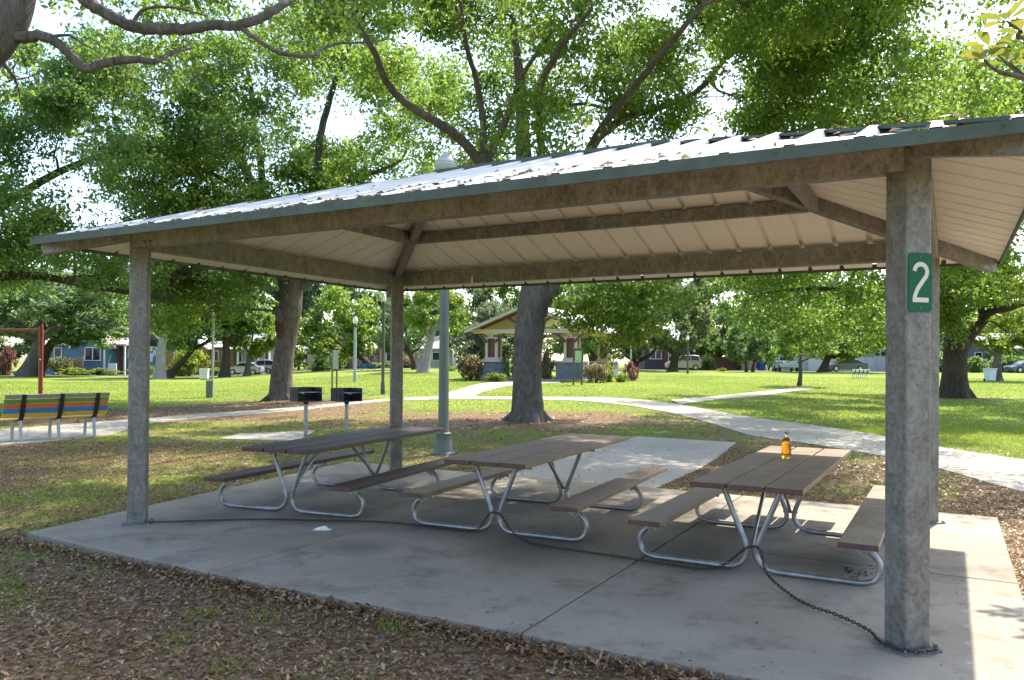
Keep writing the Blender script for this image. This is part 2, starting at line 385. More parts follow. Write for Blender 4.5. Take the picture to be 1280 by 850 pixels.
def ribbon(name, a, b, mat, lift=0.02, n=14, drop=0.15):
    """a walk between two edges, following the ground"""
    a = smooth_path(a, 4)[:, :2]; b = smooth_path(b, 4)[:, :2]; mb = MB(); k = len(a); m = 5
    V = []; F = []
    for q in range(k):
        for s in range(m + 1):
            p = a[q] + (b[q] - a[q]) * s / m; V.append((p[0], p[1], G(*p) + lift))
    for q in range(k - 1):
        for s in range(m):
            o = q * (m + 1) + s; F.append((o, o + 1, o + m + 2, o + m + 1))
    mb.add(V, F)
    for e, off in ((a, 0), (b, m)):
        V = []; F = []
        for q in range(k): z = G(*e[q]); V += [(e[q][0], e[q][1], z + lift), (e[q][0], e[q][1], z - drop)]
        for q in range(k - 1): F.append((2 * q, 2 * q + 1, 2 * q + 3, 2 * q + 2))
        mb.add(V, F)
    return tag(mb.build(name, mat, smooth=True), kind='structure')
ribbon("path", _mu, _ml, M['path'])
BR = [[at(*q) for q in ((838, 500), (880, 497), (930, 492), (985, 486.5), (1010, 484.5))], [at(*q) for q in ((850, 506), (895, 500), (945, 496), (995, 489), (1020, 486.5))]]; ribbon("path", *BR, M['path'], 0.026)
BG = [[at(*q) for q in ((545, 495), (568, 489), (600, 480), (640, 476.3), (700, 476))], [at(*q) for q in ((590, 499), (600, 491.5), (628, 484), (655, 480.5), (700, 479))]]; ribbon("path", *BG, M['path'], 0.026)
ribbon("path", [at(*q) for q in ((-60, 545), (0, 538), (66, 533), (131, 527), (188, 523.5), (245, 518), (363, 510), (440, 503), (500, 497.5))],
       [at(*q) for q in ((-60, 566), (0, 557), (75, 551), (140, 543), (190, 529.5), (260, 522.5), (363, 514.5), (440, 506), (500, 500.5))], M['path'])
# walk from the slab to the main path
wk_a = [np.array([*S(6.3, 5.16), 0]), np.array([*S(6.3, 8.5), 0]), np.array([*S(6.3, 12.6), 0])]
wk_b = [np.array([*S(3.4, 5.16), 0]), np.array([*S(3.5, 8.5), 0]), np.array([*S(3.95, 12.55), 0])]
ribbon("path", wk_a, wk_b, M['path'], 0.014)
pad = [at(*q) for q in ((272, 549), (300, 543), (395, 539), (372, 552))]
ribbon("path", [pad[0], (pad[0] + pad[3]) / 2, pad[3]], [pad[1], (pad[1] + pad[2]) / 2, pad[2]], M['path'])
# street at the far side of the park
stx = np.linspace(-160, 160, 33)
ribbon("street", [np.array([x, 87.0 + 0.02 * abs(x), 0]) for x in stx], [np.array([x, 95.0 + 0.02 * abs(x), 0]) for x in stx], M['asphalt'], 0.012)

# the slab: concrete bays with open joints
sl = MB()
def bay(pts):
    p = [np.array([*S(*q), 0.0]) for q in pts]; sl.prism([(a[0], a[1], -0.16) for a in p], (0, 0, 0.16))
g_ = 0.009
us = [(-0.70, 2.14), (2.14, 5.0), (5.0, 7.75)]
for k, (u0, u1) in enumerate(us):
    for v0, v1 in ((-0.95, 2.02), (2.02, 5.14)):
        w = 0.17 * (k == 2)
        def lu(v): return u1 + (w * (v + 0.8) if k == 2 else -g_)
        a0 = u0 + (g_ if k else 0)
        bay([(a0, v0 + (g_ if v0 > 0 else 0)), (lu(v0), v0 + (g_ if v0 > 0 else 0) + (0.12 if k == 2 and v0 < 0 else 0)), (lu(v1), v1 - (g_ if v1 < 3 else 0)), (a0, v1 - (g_ if v1 < 3 else 0))])
tag(sl.build("pavement_slab", M['slab'], bevel=0.008), kind='structure')

# ------------------------------------------------------------------ the shelter
sh = thing("picnic_shelter", "open steel picnic shelter with hipped ribbed metal roof over three tables", "shelter", (AX, AY, 0), YAW - math.pi / 2)
def q(i, j, z): return np.array([-i, j, z])                # shelter plan -> its local space
ZB, ZE, SLOPE = 2.866, 2.862, 0.33
R45 = np.array(Matrix.Rotation(math.pi / 4, 3, 'Z'))
for (i, j) in ((0, 0), (SL, 0), (SL, SW), (0, SW)):
    c = MB(); c.box(q(i, j, 1.5), (0.18, 0.18, 3.0), R45); col = c.build("column", M['galv'], sh, bevel=0.012)
    c = MB(); c.box(q(i, j, 0.008), (0.27, 0.27, 0.016), R45)
    for a in range(4):
        d = R45 @ np.array([0.115 * (1 if a % 2 else -1), 0.115 * (1 if a < 2 else -1), 0]); c.lathe([(0.012, 0.016), (0.012, 0.03)], q(i, j, 0) + d, 6)
    c.build("base_plate", M['plate'], col)
for a, b in (((0.01, -0.05), (SL - 0.01, -0.05)), ((0.01, SW + 0.05), (SL - 0.01, SW + 0.05)), ((-0.05, 0.03), (-0.05, SW - 0.03)), ((SL + 0.05, 0.03), (SL + 0.05, SW - 0.03))):
    c = MB(); c.bar(q(*a, ZB + 0.105), q(*b, ZB + 0.105), 0.12, 0.21); c.build("beam", M['beam'], sh, bevel=0.01)
zu = lambda t: ZE + 0.03 + SLOPE * (t + SO)                 # underside of the roof at inset t from the beams
for (i, j, a, b) in ((0, 0, 1, 1), (SL, 0, -1, 1), (SL, SW, -1, -1), (0, SW, 1, -1)):
    c = MB(); t0, t1 = -SO + 0.05, SW / 2 - 0.02
    c.bar(q(i + a * t0, j + b * t0, zu(t0) - 0.004), q(i + a * t1, j + b * t1, zu(t1) - 0.004), 0.11, 0.15, top=True); c.build("hip_rafter", M['beam'], sh, bevel=0.008)
tp = 1.02; d_ = 0.06
for a, b in (((tp + d_, tp), (SL - tp - d_, tp)), ((tp + d_, SW - tp), (SL - tp - d_, SW - tp)), ((tp, tp + d_), (tp, SW - tp - d_)), ((SL - tp, tp + d_), (SL - tp, SW - tp - d_))):
    c = MB(); c.bar(q(*a, zu(tp) - 0.085), q(*b, zu(tp) - 0.085), 0.09, 0.14); c.build("purlin", M['beam'], sh, bevel=0.006)
c = MB(); c.bar(q(SW / 2 - 0.05, SW / 2, zu(SW / 2) - 0.11), q(SL - SW / 2 + 0.05, SW / 2, zu(SW / 2) - 0.11), 0.1, 0.16); c.build("ridge_beam", M['beam'], sh)

def slope_panel(o, e, n, Len, run, name):
    """ribbed sheet: o eave corner, e along the eave, n inward; hips at 45 degrees"""
    ts = {0.0: 0, Len: 0, run: 0, Len - run: 0}; k = 0.183
    prof = []
    while k < Len - 0.05:
        prof += [(k - 0.05, 0, 0), (k - 0.028, 0.05, 0), (k - 0.0275, 0.05, 0), (k - 0.024, 0.05, 0.047), (k + 0.024, 0.05, 0.047), (k + 0.0275, 0.05, 0), (k + 0.028, 0.05, 0), (k + 0.05, 0, 0)]
        k += 0.366
    prof += [(0, 0, 0), (Len, 0, 0)]
    for t in (run, Len - run):
        if all(abs(t - p[0]) > 0.055 for p in prof): prof.append((t, 0, 0))
    prof.sort(); mb = MB()
    for (sgn, off, mi) in ((1, 0.006, 0), (-1, 0.0, 1)):
        V = []
        for t, ht_, hu_ in prof:
            hgt = ht_ if mi == 0 else hu_
            hm = max(min(run, t, Len - t), 0.0)
            for r in (0.0, hm):
                p = o + e * t + n * r; V.append((p[0], p[1], ZE + 0.03 + SLOPE * r + hgt * (0.4 if hm < 0.05 else 1) + off))
        F = [(2 * a, 2 * a + 2, 2 * a + 3, 2 * a + 1) for a in range(len(prof) - 1)]
        mb.add(V, F, mi)
    return mb.build(name, [M['roof_top'], M['roof_under']], sh, fix=False)
RUN = SW / 2 + SO; LE, WE = SL + 2 * SO, SW + 2 * SO
ex, ey = np.array([-1.0, 0, 0]), np.array([0, 1.0, 0])
slope_panel(q(-SO, -SO, 0), ex, ey, LE, RUN, "roof_panel"); slope_panel(q(-SO, SW + SO, 0), ex, -ey, LE, RUN, "roof_panel")
slope_panel(q(-SO, -SO, 0), ey, ex, WE, RUN, "roof_panel"); slope_panel(q(SL + SO, -SO, 0), ey, -ex, WE, RUN, "roof_panel")
cor = [(-SO, -SO), (SL + SO, -SO), (SL + SO, SW + SO), (-SO, SW + SO)]
cen = np.array([SL / 2, SW / 2])
for k in range(4):
    a, b = np.array(cor[k]), np.array(cor[(k + 1) % 4]); out = (a + b) / 2 - cen; out /= np.linalg.norm(out); d = (b - a) / np.linalg.norm(b - a)
    c = MB(); o_ = out * 0.014
    c.bar(q(*(a + o_ - d * 0.02), ZE + 0.034), q(*(b + o_ + d * 0.02), ZE + 0.034), 0.018, 0.072)
    for t in np.arange(0.25, np.linalg.norm(b - a), 0.366):
        c.box(q(*(a + d * t + out * 0.024), ZE + 0.042), (0.009, 0.009, 0.009))
    c.build("eave_trim", M['trim'], sh)
zr = ZE + 0.03 + SLOPE * RUN + 0.035
c = MB()
c.tube([q(SW / 2, SW / 2, zr), q(SL - SW / 2, SW / 2, zr)], 0.045, 6); c.build("ridge_cap", M['trim'], sh)
for (i, j, a, b) in ((0, 0, 1, 1), (SL, 0, -1, 1), (SL, SW, -1, -1), (0, SW, 1, -1)):
    c = MB(); c.bar(q(i - a * SO, j - b * SO, ZE + 0.066), q(i + a * SW / 2, j + b * SW / 2, zr - 0.012), 0.12, 0.02); c.build("hip_cap", M['trim'], sh)

tg = ray(590, 350); tt = (SW - 0.013 + np.array([AX, AY]) @ VV) / (tg[:2] @ VV); tw = np.array([0, 0, EYE]) + tg * tt; ti, tj = Sloc(tw[0], tw[1])
c = MB(); c.box(q(ti, tj, tw[2]), (0.03, 0.006, 0.10)); c.build("paper_tag", M['white'], sh)
for (i, j) in ((0, 0), (SL, 0), (SL, SW), (0, SW)):             # bolts where beams and rafters meet the columns
    for di, dj in ((0.22 if i == 0 else -0.22, 0), (0.30 if i == 0 else -0.30, 0)):
        for dz in (0.05, 0.15): c = MB(); y = (j - 0.111 if j == 0 else j - 0.011); c.tube([q(i + di, y, ZB + dz), q(i + di, y - 0.012, ZB + dz)], 0.013, 6); c.build("bolt", M['plate'], sh)
# number plate on the near column (its right-hand face)
fdir = np.array([math.cos(YAW - math.pi / 2 + math.pi / 4), math.sin(YAW - math.pi / 2 + math.pi / 4), 0]); fn = np.array([fdir[1], -fdir[0], 0])
sg = thing("number_sign", "green number plate with a pale 2 fixed high on the nearest steel column", "sign",
           tuple(np.array([AX, AY, 0]) + fn * 0.094 + np.array([0, 0, 2.20])), math.atan2(fdir[1], fdir[0]))
def rrect(w, h, r, n=5):
    o = []
    for cx, cy, a0 in ((w / 2 - r, h / 2 - r, 0), (-w / 2 + r, h / 2 - r, 90), (-w / 2 + r, -h / 2 + r, 180), (w / 2 - r, -h / 2 + r, 270)):
        for k in range(n + 1):
            a = math.radians(a0 + 90 * k / n); o.append((cx + r * math.cos(a), cy + r * math.sin(a)))
    return o
c = MB(); c.prism([(x, 0.0, z) for x, z in rrect(0.168, 0.352, 0.024)], (0, -0.004, 0)); c.build("plate", M['sign_green'], sg)
c = MB()
path2 = [(-0.047, 0.055)]
for a in np.linspace(175, -38, 16): path2.append((0.0 + 0.046 * math.cos(math.radians(a)), 0.062 + 0.046 * math.sin(math.radians(a))))
path2 += [(0.016, 0.010), (-0.022, -0.038), (-0.040, -0.075), (-0.0475, -0.108)]
pp = np.array(path2[1:]); tg = np.gradient(pp, axis=0); tg /= np.linalg.norm(tg, axis=1, keepdims=True); nn = np.stack([-tg[:, 1], tg[:, 0]], 1) * 0.0135
for k in range(len(pp) - 1):
    quad = [pp[k] + nn[k], pp[k + 1] + nn[k + 1], pp[k + 1] - nn[k + 1], pp[k] - nn[k]]
    c.prism([(x, -0.0045, z) for x, z in quad], (0, -0.002, 0))
c.prism([(x, -0.0046, z) for x, z in ((-0.058, -0.119), (0.057, -0.119), (0.057, -0.091), (-0.058, -0.091))], (0, -0.002, 0))
c.build("numeral", M['sign_cream'], sg)
for z in (0.15, -0.15): c = MB(); c.tube([(0, -0.003, z), (0, -0.008, z)], 0.006, 8); c.build("bolt", M['plate'], sg)

# ------------------------------------------------------------------ picnic tables
def make_table(name, label, near, far_dir, top, seat, end):
    """near: plan spot of the near frame; far_dir: plan direction of the table's length"""
    n = np.array(S(*near)); rz = math.atan2(far_dir[1], far_dir[0]) - math.pi / 2
    t = thing(name, label, "picnic table", (*n, 0), rz, "picnic tables under the shelter")
    y0, y1 = -0.27, 3.08
    for k in (-1, 0, 1):
        c = MB(); c.box((k * 0.301, (y0 + y1) / 2, 0.722), (0.283, y1 - y0, 0.045)); o = c.build("top_plank", [top, M['plank_end']], t, bevel=0.006); end_faces(o)
    for s in (-1, 1):
        c = MB(); c.box((s * 0.83, (y0 + y1) / 2 - 0.05, 0.357), (0.285, y1 - y0 - 0.1, 0.045)); o = c.build("seat", [seat, M['plank_end']], t, bevel=0.006); end_faces(o)
    for fy in (0.0, 1.82):
        for s in (-1, 1):
            pts = [(0.73, 0.315), (0.80, 0.305), (0.89, 0.27), (0.955, 0.20), (0.96, 0.12), (0.925, 0.055), (0.84, 0.026), (0.7, 0.024), (0.45, 0.024), (0.2, 0.026),
                   (0.105, 0.05), (0.055, 0.10), (0.036, 0.16), (0.05, 0.23), (0.10, 0.36), (0.17, 0.53), (0.235, 0.695)]
            sp = smooth_path([(s * x, fy, z) for x, z in pts], 4)
            c = MB(); c.tube(sp, 0.0235, 10); fr = c.build("leg_tube", M['tube'], t, smooth=True)
            c = MB(); c.prism([(s * 0.70, fy - 0.004 - 0.02, 0.334), (s * 0.94, fy - 0.024, 0.334), (s * 0.905, fy - 0.024, 0.285), (s * 0.86, fy - 0.024, 0.235), (s * 0.80, fy - 0.024, 0.27)], (0, 0.006, 0))
            c.box((s * 0.82, fy, 0.332), (0.27, 0.05, 0.005)); c.lathe([(0.012, 0), (0.012, 0.01)], (s * 0.85, fy - 0.03, 0.262), 6); c.build("seat_bracket", M['tube'], t)
        c = MB(); c.box((0, fy, 0.6965), (0.84, 0.04, 0.005)); c.box((0, fy - 0.018, 0.68), (0.80, 0.004, 0.034)); c.build("cross_bar", M['tube'], t)
        c = MB(); c.tube([(-0.07, fy, 0.2), (0.07, fy, 0.2)], 0.011, 8); c.build("bolt", M['plate'], t)
        yb = fy + (0.62 if fy < 1 else -0.62)
        c = MB(); c.tube([(0, fy, 0.2), (0, yb, 0.69)], 0.017, 8); c.build("brace", M['tube'], t, smooth=True)
    return t
def end_faces(o):
    for p in o.data.polygons:
        if abs(p.normal.y) > 0.9: p.material_index = 1
t3 = make_table("picnic_table", "weathered picnic table nearest the numbered column with a bottle on top", (1.2, 1.30), VV, M['wood_mid'], M['wood_pale'], 0)
t2 = make_table("picnic_table", "middle picnic table with worn brown planks between the two others", (3.74, 1.49), np.array(S(3.92, 4.5)) - np.array(S(3.74, 1.49)), M['wood_mid'], M['wood_mid'], 0)
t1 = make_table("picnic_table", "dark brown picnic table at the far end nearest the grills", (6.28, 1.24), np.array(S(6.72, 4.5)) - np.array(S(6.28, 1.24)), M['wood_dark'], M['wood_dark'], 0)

# bottle on the table
def glassy(name, c, rough=0.03, ior=1.45):
    m = NT(name); m.set(c, rough, 0, 0.5); m.b.inputs["Transmission Weight"].default_value = 1.0; m.b.inputs["IOR"].default_value = ior
    v = m.coord(); m.l(m.ramp(m.noise(v, 30, 2), [(0.3, rough), (0.7, rough + 0.08)]), m.b.inputs["Roughness"]); return m.m
M['glass'] = glassy("clear_glass", (0.95, 0.96, 0.93), 0.02, 1.3); M['amber'] = glassy("amber_drink", (0.95, 0.50, 0.05), 0.05, 1.2)
bp = at(983, 573, 0.745)
bt = thing("glass_bottle", "clear glass bottle of amber drink standing on the weathered table", "bottle", (bp[0], bp[1], 0.7455))
c = MB(); c.lathe([(0.0, 0.0), (0.043, 0.0), (0.048, 0.008), (0.049, 0.03), (0.047, 0.08), (0.049, 0.15), (0.047, 0.175), (0.033, 0.205), (0.020, 0.222), (0.018, 0.25), (0.0185, 0.262)], n=24, caps=False)
c.build("bottle_glass", M['glass'], bt, smooth=True)
c = MB(); c.lathe([(0.0, 0.006), (0.041, 0.006), (0.045, 0.012), (0.0455, 0.03), (0.0435, 0.08), (0.0455, 0.15), (0.0435, 0.175), (0.03, 0.203), (0.0, 0.203)], n=24, caps=False)
c.build("drink", M['amber'], bt, smooth=True)
c = MB(); c.lathe([(0.021, 0.252), (0.022, 0.256), (0.022, 0.272), (0.020, 0.276)], n=16); c.build("cap", simple("grey_cap", (0.25, 0.24, 0.2), 0.4), bt)

# the chain that ties the tables to the columns
def chain(pts, lk=0.040, r=0.0042):
    p = smooth_path(pts, 10); seg = np.linalg.norm(np.diff(p, axis=0), axis=1); cum = np.concatenate([[0], np.cumsum(seg)]); mb = MB()
    step = lk * 0.72; a = 0.0; k = 0
    while a + lk < cum[-1]:
        c0 = np.array([np.interp(a, cum, p[:, d]) for d in range(3)]); c1 = np.array([np.interp(a + lk, cum, p[:, d]) for d in range(3)])
        t = c1 - c0; t /= np.linalg.norm(t); side = np.cross(t, [0, 0, 1]); side /= max(np.linalg.norm(side), 1e-6); up = np.cross(side, t)
        w = (side * 0.8 + up * 0.6) if k % 2 else (up * 0.8 - side * 0.6); m = (c0 + c1) / 2; L, W_ = lk / 2, 0.010
        ring = [m + t * (L * math.cos(b) * (1.0)) + w * (W_ * math.sin(b)) for b in np.linspace(0, 2 * np.pi, 9)]
        mb.tube(ring, r, 5, caps=False); a += step; k += 1
    return mb
def fl(px, py, z=0.022): return at(px, py, z)
def jn(tab, z): return np.array([*tab.location]) + np.array([0, 0, z])
def bycol(i, j, d, a): o = np.array([*S(i, j), 0.03]); return o + np.array([d * math.cos(a), d * math.sin(a), 0])
j2 = jn(t2, 0.21); j3 = jn(t3, 0.21)
tow = lambda a: np.array([math.cos(a), math.sin(a), 0])
ch = [bycol(SL, 0, 0.15, -0.6), fl(215, 652), fl(260, 650.5), fl(330, 649), fl(400, 650.5), fl(470, 652), fl(530, 657), fl(575, 663), fl(598, 661, 0.05), j2 + np.array([-0.06, -0.06, 0]),
      j2 + np.array([0.05, -0.07, -0.01]), fl(640, 664, 0.07), fl(662, 678), fl(720, 688), fl(780, 696.5), fl(830, 704.5), fl(880, 711), fl(905, 706, 0.05), j3 + np.array([-0.05, -0.05, 0]),
      j3 + np.array([0.05, -0.07, -0.01]), fl(958, 716, 0.06), fl(985, 741), fl(1012, 757), fl(1045, 768), fl(1085, 787), bycol(0, 0, 0.16, math.radians(175)),
      bycol(0, 0, 0.165, math.radians(215)), bycol(0, 0, 0.16, math.radians(255)), bycol(0, 0, 0.155, math.radians(285)), bycol(0, 0, 0.165, math.radians(318)), bycol(0, 0, 0.15, math.radians(352))]
tag(chain(ch).build("chain", M['chain'], smooth=True, fix=False), "long rusty chain lying on the slab, tying the tables to two columns", "chain")

# ------------------------------------------------------------------ trees and plants
def leaf_quads(c, size, rs, up=0.35, wid=0.5, fold=0.15, normal=None):
    n = len(c); d = rs.normal(size=(n, 3)); d[:, 2] -= 0.25; d /= np.linalg.norm(d, axis=1, keepdims=True)
    m = rs.normal(size=(n, 3)); m[:, 2] += up * 2.2; s = np.cross(d, m); s /= np.maximum(np.linalg.norm(s, axis=1, keepdims=True), 1e-6); nn = np.cross(s, d)
    L = (size * rs.uniform(0.5, 1.45, n))[:, None]
    mid = c + d * L * 0.45 + nn * L * fold
    return np.stack([c, mid + s * L * wid / 2, c + d * L, mid - s * L * wid / 2], 1).reshape(-1, 3)

def clump_leaves(cl, size, rs, sub=9):
    C = []; Rn = []
    for (c, R, n) in cl:
        c = np.array(c, float); k = max(3, sub); d = rs.normal(size=(k, 3)); d /= np.linalg.norm(d, axis=1, keepdims=True)
        sc = c + d * R * rs.uniform(0.35, 1.0, (k, 1)) * np.array([1, 1, 0.75]); bias = rs.uniform(-0.2, 0.2, k) + rs.uniform(-0.15, 0.15)
        w = rs.integers(0, k, n); p = sc[w] + rs.normal(size=(n, 3)) * R * np.array([0.2, 0.2, 0.11])
        C.append(p); Rn.append(np.clip(0.45 + bias[w] + rs.normal(size=n) * 0.2, 0, 1))
    return np.concatenate(C), np.concatenate(Rn)

def fill(c, r, n, rs, zmin=None, inner=0.35):
    out = []; c = np.array(c, float); r = np.array(r, float)
    while len(out) < n:
        d = rs.normal(size=3); d /= np.linalg.norm(d); p = c + d * r * (inner + (1 - inner) * rs.uniform() ** 0.5)
        if zmin is None or p[2] > zmin: out.append(p)
    return out

def big_tree(name, label, base, limbs, clumps, size, lmat, bmat, seed, group=None, twigs=6, sub=15, flare=1.2, mi_of=None):
    """limbs: list of (points, radii), the first one is the trunk"""
    rs = np.random.default_rng(seed); t = thing(name, label, "tree", base, 0, group); b = np.array(base, float); mb = MB(); nodes = []; nr = []
    for k, (pts, rad) in enumerate(limbs):
        rad = np.array(rad) * (1.0 if k == 0 else 0.8)
        p = smooth_path(pts, 5); r = np.interp(np.linspace(0, 1, len(p)), np.linspace(0, 1, len(rad)), rad)
        if k == 0:
            hgt = p[:, 2] - p[0, 2]; r = r * (1 + (flare - 1) * np.exp(-hgt / (0.55 * r[0] * 2)))
        p[1:-1] += rs.normal(size=(len(p) - 2, 3)) * 0.10 * r[1:-1, None] * (k > 0)
        mb.tube(p - b, r, 14 if k == 0 else 9)
        if k == 0:                                           # root flare
            for a in np.linspace(0, 2 * np.pi, 7)[:-1] + rs.uniform(0, 1):
                d = np.array([math.cos(a), math.sin(a), 0]); r0 = rad[0]; L = r0 * rs.uniform(1.5, 2.1)
                mb.tube([d * r0 * 0.35 + np.array([0, 0, r0 * 1.3]), d * r0 * 0.95 + np.array([0, 0, r0 * 0.45]), d * L * 0.8 + np.array([0, 0, 0.04]), d * L * 1.15 + np.array([0, 0, -0.15])], [r0 * 0.3, r0 * 0.34, r0 * 0.2, r0 * 0.1], 7)
        st = 0 if k else int(len(p) * 0.55)
        nodes += list(p[st:]); nr += list(r[st:])
    nodes = np.array(nodes); nr = np.array(nr)
    order = sorted(range(len(clumps)), key=lambda k: np.linalg.norm(nodes - clumps[k][0], axis=1).min())
    for (c, R, n) in [clumps[k] for k in order]:
        dv = nodes - c; dist = np.linalg.norm(dv, axis=1) + 2.0 * np.maximum(dv[:, 2], 0); w = int(np.argmin(dist)); p0 = nodes[w]; D = np.linalg.norm(c - p0)
        if D < 0.2: continue
        r0 = min(nr[w] * 0.7, 0.018 + 0.012 * D + size * 0.06)
        m1 = p0 + (c - p0) * 0.4 + rs.normal(size=3) * 0.08 * D + np.array([0, 0, 0.06 * D]); m2 = p0 + (c - p0) * 0.72 + rs.normal(size=3) * 0.07 * D
        pth = smooth_path([p0, m1, m2, c], 4); mb.tube(pth - b, np.linspace(r0, r0 * 0.35, len(pth)), 6, caps=False); nodes = np.vstack([nodes, pth[4:-2]]); nr = np.concatenate([nr, np.linspace(r0, r0 * 0.35, len(pth))[4:-2]])
        for _ in range(twigs):
            s0 = pth[rs.integers(len(pth) // 2, len(pth))]; d = rs.normal(size=3); d /= np.linalg.norm(d); e = c + d * R * 0.85
            mb.tube(np.array([s0, (s0 + e) / 2 + rs.normal(size=3) * 0.1 * R, e]) - b, [r0 * 0.4, r0 * 0.28, r0 * 0.12], 4, caps=False)
    mb.build("trunk", bmat, t, smooth=True, fix=False)
    C, Rn = clump_leaves(clumps, size, rs, sub); V = leaf_quads(C - b, size, rs)
    quads("crown", V, 4, lmat, Rn, t, None if mi_of is None else mi_of(C, rs))
    return t

# the great oak behind the shelter
b0 = TREE_C + np.array([0, 0, -0.12]); Yc = float(TREE_C[1]); pc = lambda x, y, d=0: P(x, y, Yc + d)
lb = [([b0, pc(659, 480), pc(660, 430), pc(666, 385), pc(670, 350), pc(664, 290), pc(656, 215), pc(653, 160), pc(650, 100), pc(640, 20)], [0.47, 0.42, 0.42, 0.46, 0.42, 0.30, 0.26, 0.2, 0.15, 0.08]),
      ([pc(672, 385), pc(690, 355), pc(702, 300, .3), pc(712, 240, .5), pc(735, 190, 1), pc(775, 150, 1), pc(830, 132, 2), pc(878, 108, 2.5), pc(935, 32, 3.5), pc(980, -30, 4)], [0.26, 0.32, 0.27, 0.22, 0.18, 0.15, 0.13, 0.11, 0.09, 0.05]),
      ([pc(668, 340), pc(640, 280, -.4), pc(604, 210, -1), pc(566, 166, -2), pc(520, 138, -2.5), pc(488, 110, -3), pc(467, 65, -4), pc(440, 15, -4.5), pc(430, -40, -5)], [0.24, 0.22, 0.19, 0.16, 0.13, 0.12, 0.10, 0.08, 0.04]),
      ([pc(606, 214, -1), pc(604, 160, -1.5), pc(596, 105, -2), pc(584, 60, -3), pc(575, 0, -4)], [0.15, 0.12, 0.10, 0.08, 0.05]),
      ([pc(606, 208, -1), pc(628, 160, -1.5), pc(640, 130, -2), pc(652, 95, -3), pc(690, 40, -4)], [0.12, 0.12, 0.10, 0.08, 0.04]),
      ([pc(672, 330), pc(678, 260, -.5), pc(677, 195, -1.5), pc(674, 118, -3), pc(700, 60, -4.5), pc(740, 10, -6)], [0.2, 0.18, 0.14, 0.12, 0.09, 0.05]),
      ([pc(712, 240, .5), pc(745, 170, -1), pc(800, 100, -3), pc(850, 40, -5), pc(900, -20, -6)], [0.16, 0.13, 0.11, 0.09, 0.05]),
      ([pc(712, 250, .5), pc(800, 190, 1), pc(880, 175, 1), pc(960, 170, 0), pc(1040, 150, -1)], [0.13, 0.1, 0.08, 0.06, 0.04]),
      ([pc(690, 350, 0), pc(725, 330, -.6), pc(770, 335, -1), pc(800, 352, -1.3)], [0.12, 0.08, 0.05, 0.03])]
rs = np.random.default_rng(11)
cl = [(c, rs.uniform(1.1, 1.9), int(rs.uniform(1250, 1650))) for c in fill((2.6, Yc - 0.6, 12.4), (9.4, 9.6, 5.6), 104, rs, 7.3, 0.3) + fill((9.5, Yc - 2.5, 10.5), (3.8, 4.5, 3.2), 22, rs, 7.4, 0.2) + fill((11.3, Yc + 3.0, 10.2), (4.0, 3.2, 3.0), 20, rs, 7.4, 0.2)]
cl += [(pc(x, y, d), 0.8, 420) for x, y, d in ((735, 372, -1), (775, 358, -1.2), (812, 362, -1), (770, 392, -1), (806, 385, -1.4), (720, 392, -.6), (790, 408, -1), (752, 405, -.8), (838, 372, -1.6), (768, 422, -1))]
big_tree("oak_tree", "large oak with a thick forked trunk directly behind the middle picnic table", b0, lb, cl, 0.15, [M['leaf_oak'], M['leaf_bright']], M['bark'], 21,
         mi_of=lambda C, rs: (((C[:, 2] < 6.5) & (rs.uniform(size=len(C)) < 0.95)) | (rs.uniform(size=len(C)) < 0.28)).astype(np.int32))

# the oak at the left by the grills
b0 = TREE_L + np.array([0, 0, -0.12]); Yl = float(TREE_L[1]); pl = lambda x, y, d=0: P(x, y, Yl + d)
lb = [([b0, pl(352, 470), pl(357, 430), pl(363, 385), pl(366, 350), pl(372, 310)], [0.5, 0.44, 0.42, 0.48, 0.44, 0.27]),
      ([pl(362, 375), pl(350, 330), pl(338, 285), pl(326, 250), pl(301, 200), pl(280, 146), pl(258, 112), pl(240, 90), pl(215, 60, 1)], [0.36, 0.36, 0.32, 0.28, 0.24, 0.2, 0.17, 0.14, 0.08]),
      ([pl(330, 258), pl(325, 195, -1), pl(318, 160, -1.5), pl(314, 110, -2), pl(300, 50, -3)], [0.2, 0.18, 0.15, 0.12, 0.07]),
      ([pl(368, 360), pl(388, 310), pl(395, 247), pl(400, 178), pl(408, 140), pl(421, 95, -1), pl(435, 60, -2), pl(440, 10, -3)], [0.32, 0.3, 0.26, 0.2, 0.18, 0.14, 0.1, 0.06]),
      ([pl(327, 250), pl(300, 232, -1), pl(270, 220, -2), pl(235, 205, -3), pl(200, 200, -3.5)], [0.14, 0.12, 0.1, 0.08, 0.04]),
      ([pl(397, 240), pl(440, 225, -1), pl(470, 215, -2), pl(500, 200, -3), pl(520, 170, -3)], [0.15, 0.12, 0.1, 0.07, 0.04]),
      ([pl(372, 360), pl(400, 345, 0), pl(430, 325, 1), pl(470, 310, 1)], [0.3, 0.2, 0.14, 0.08]),
      ([pl(358, 400), pl(346, 388, -.3), pl(352, 402, -.6)], [0.3, 0.26, 0.16]),
      ([pl(355, 375), pl(320, 352, 0), pl(270, 335, -1), pl(215, 340, -2)], [0.24, 0.18, 0.12, 0.06])]
cl = [(c, rs.uniform(1.1, 1.9), int(rs.uniform(920, 1250))) for c in fill((-9.8, Yl - 0.5, 13.2), (8.2, 7.8, 6.8), 78, rs, 7.0, 0.35)]
cl += [(pl(x, y, d), 1.25, 480) for x, y, d in ((230, 362, -2), (275, 352, -1), (205, 392, -2), (262, 385, -1.5), (300, 345, 0), (455, 335, 1), (490, 340, 1), (232, 408, -1))]
big_tree("oak_tree", "big oak with a scarred trunk and open crown, just left of the two black grills", b0, lb, cl, 0.18, [M['leaf_oak'], M['leaf_bright']], M['bark'], 22,
         mi_of=lambda C, rs: ((C[:, 2] < 6.8) | (rs.uniform(size=len(C)) < 0.15)).astype(np.int32))

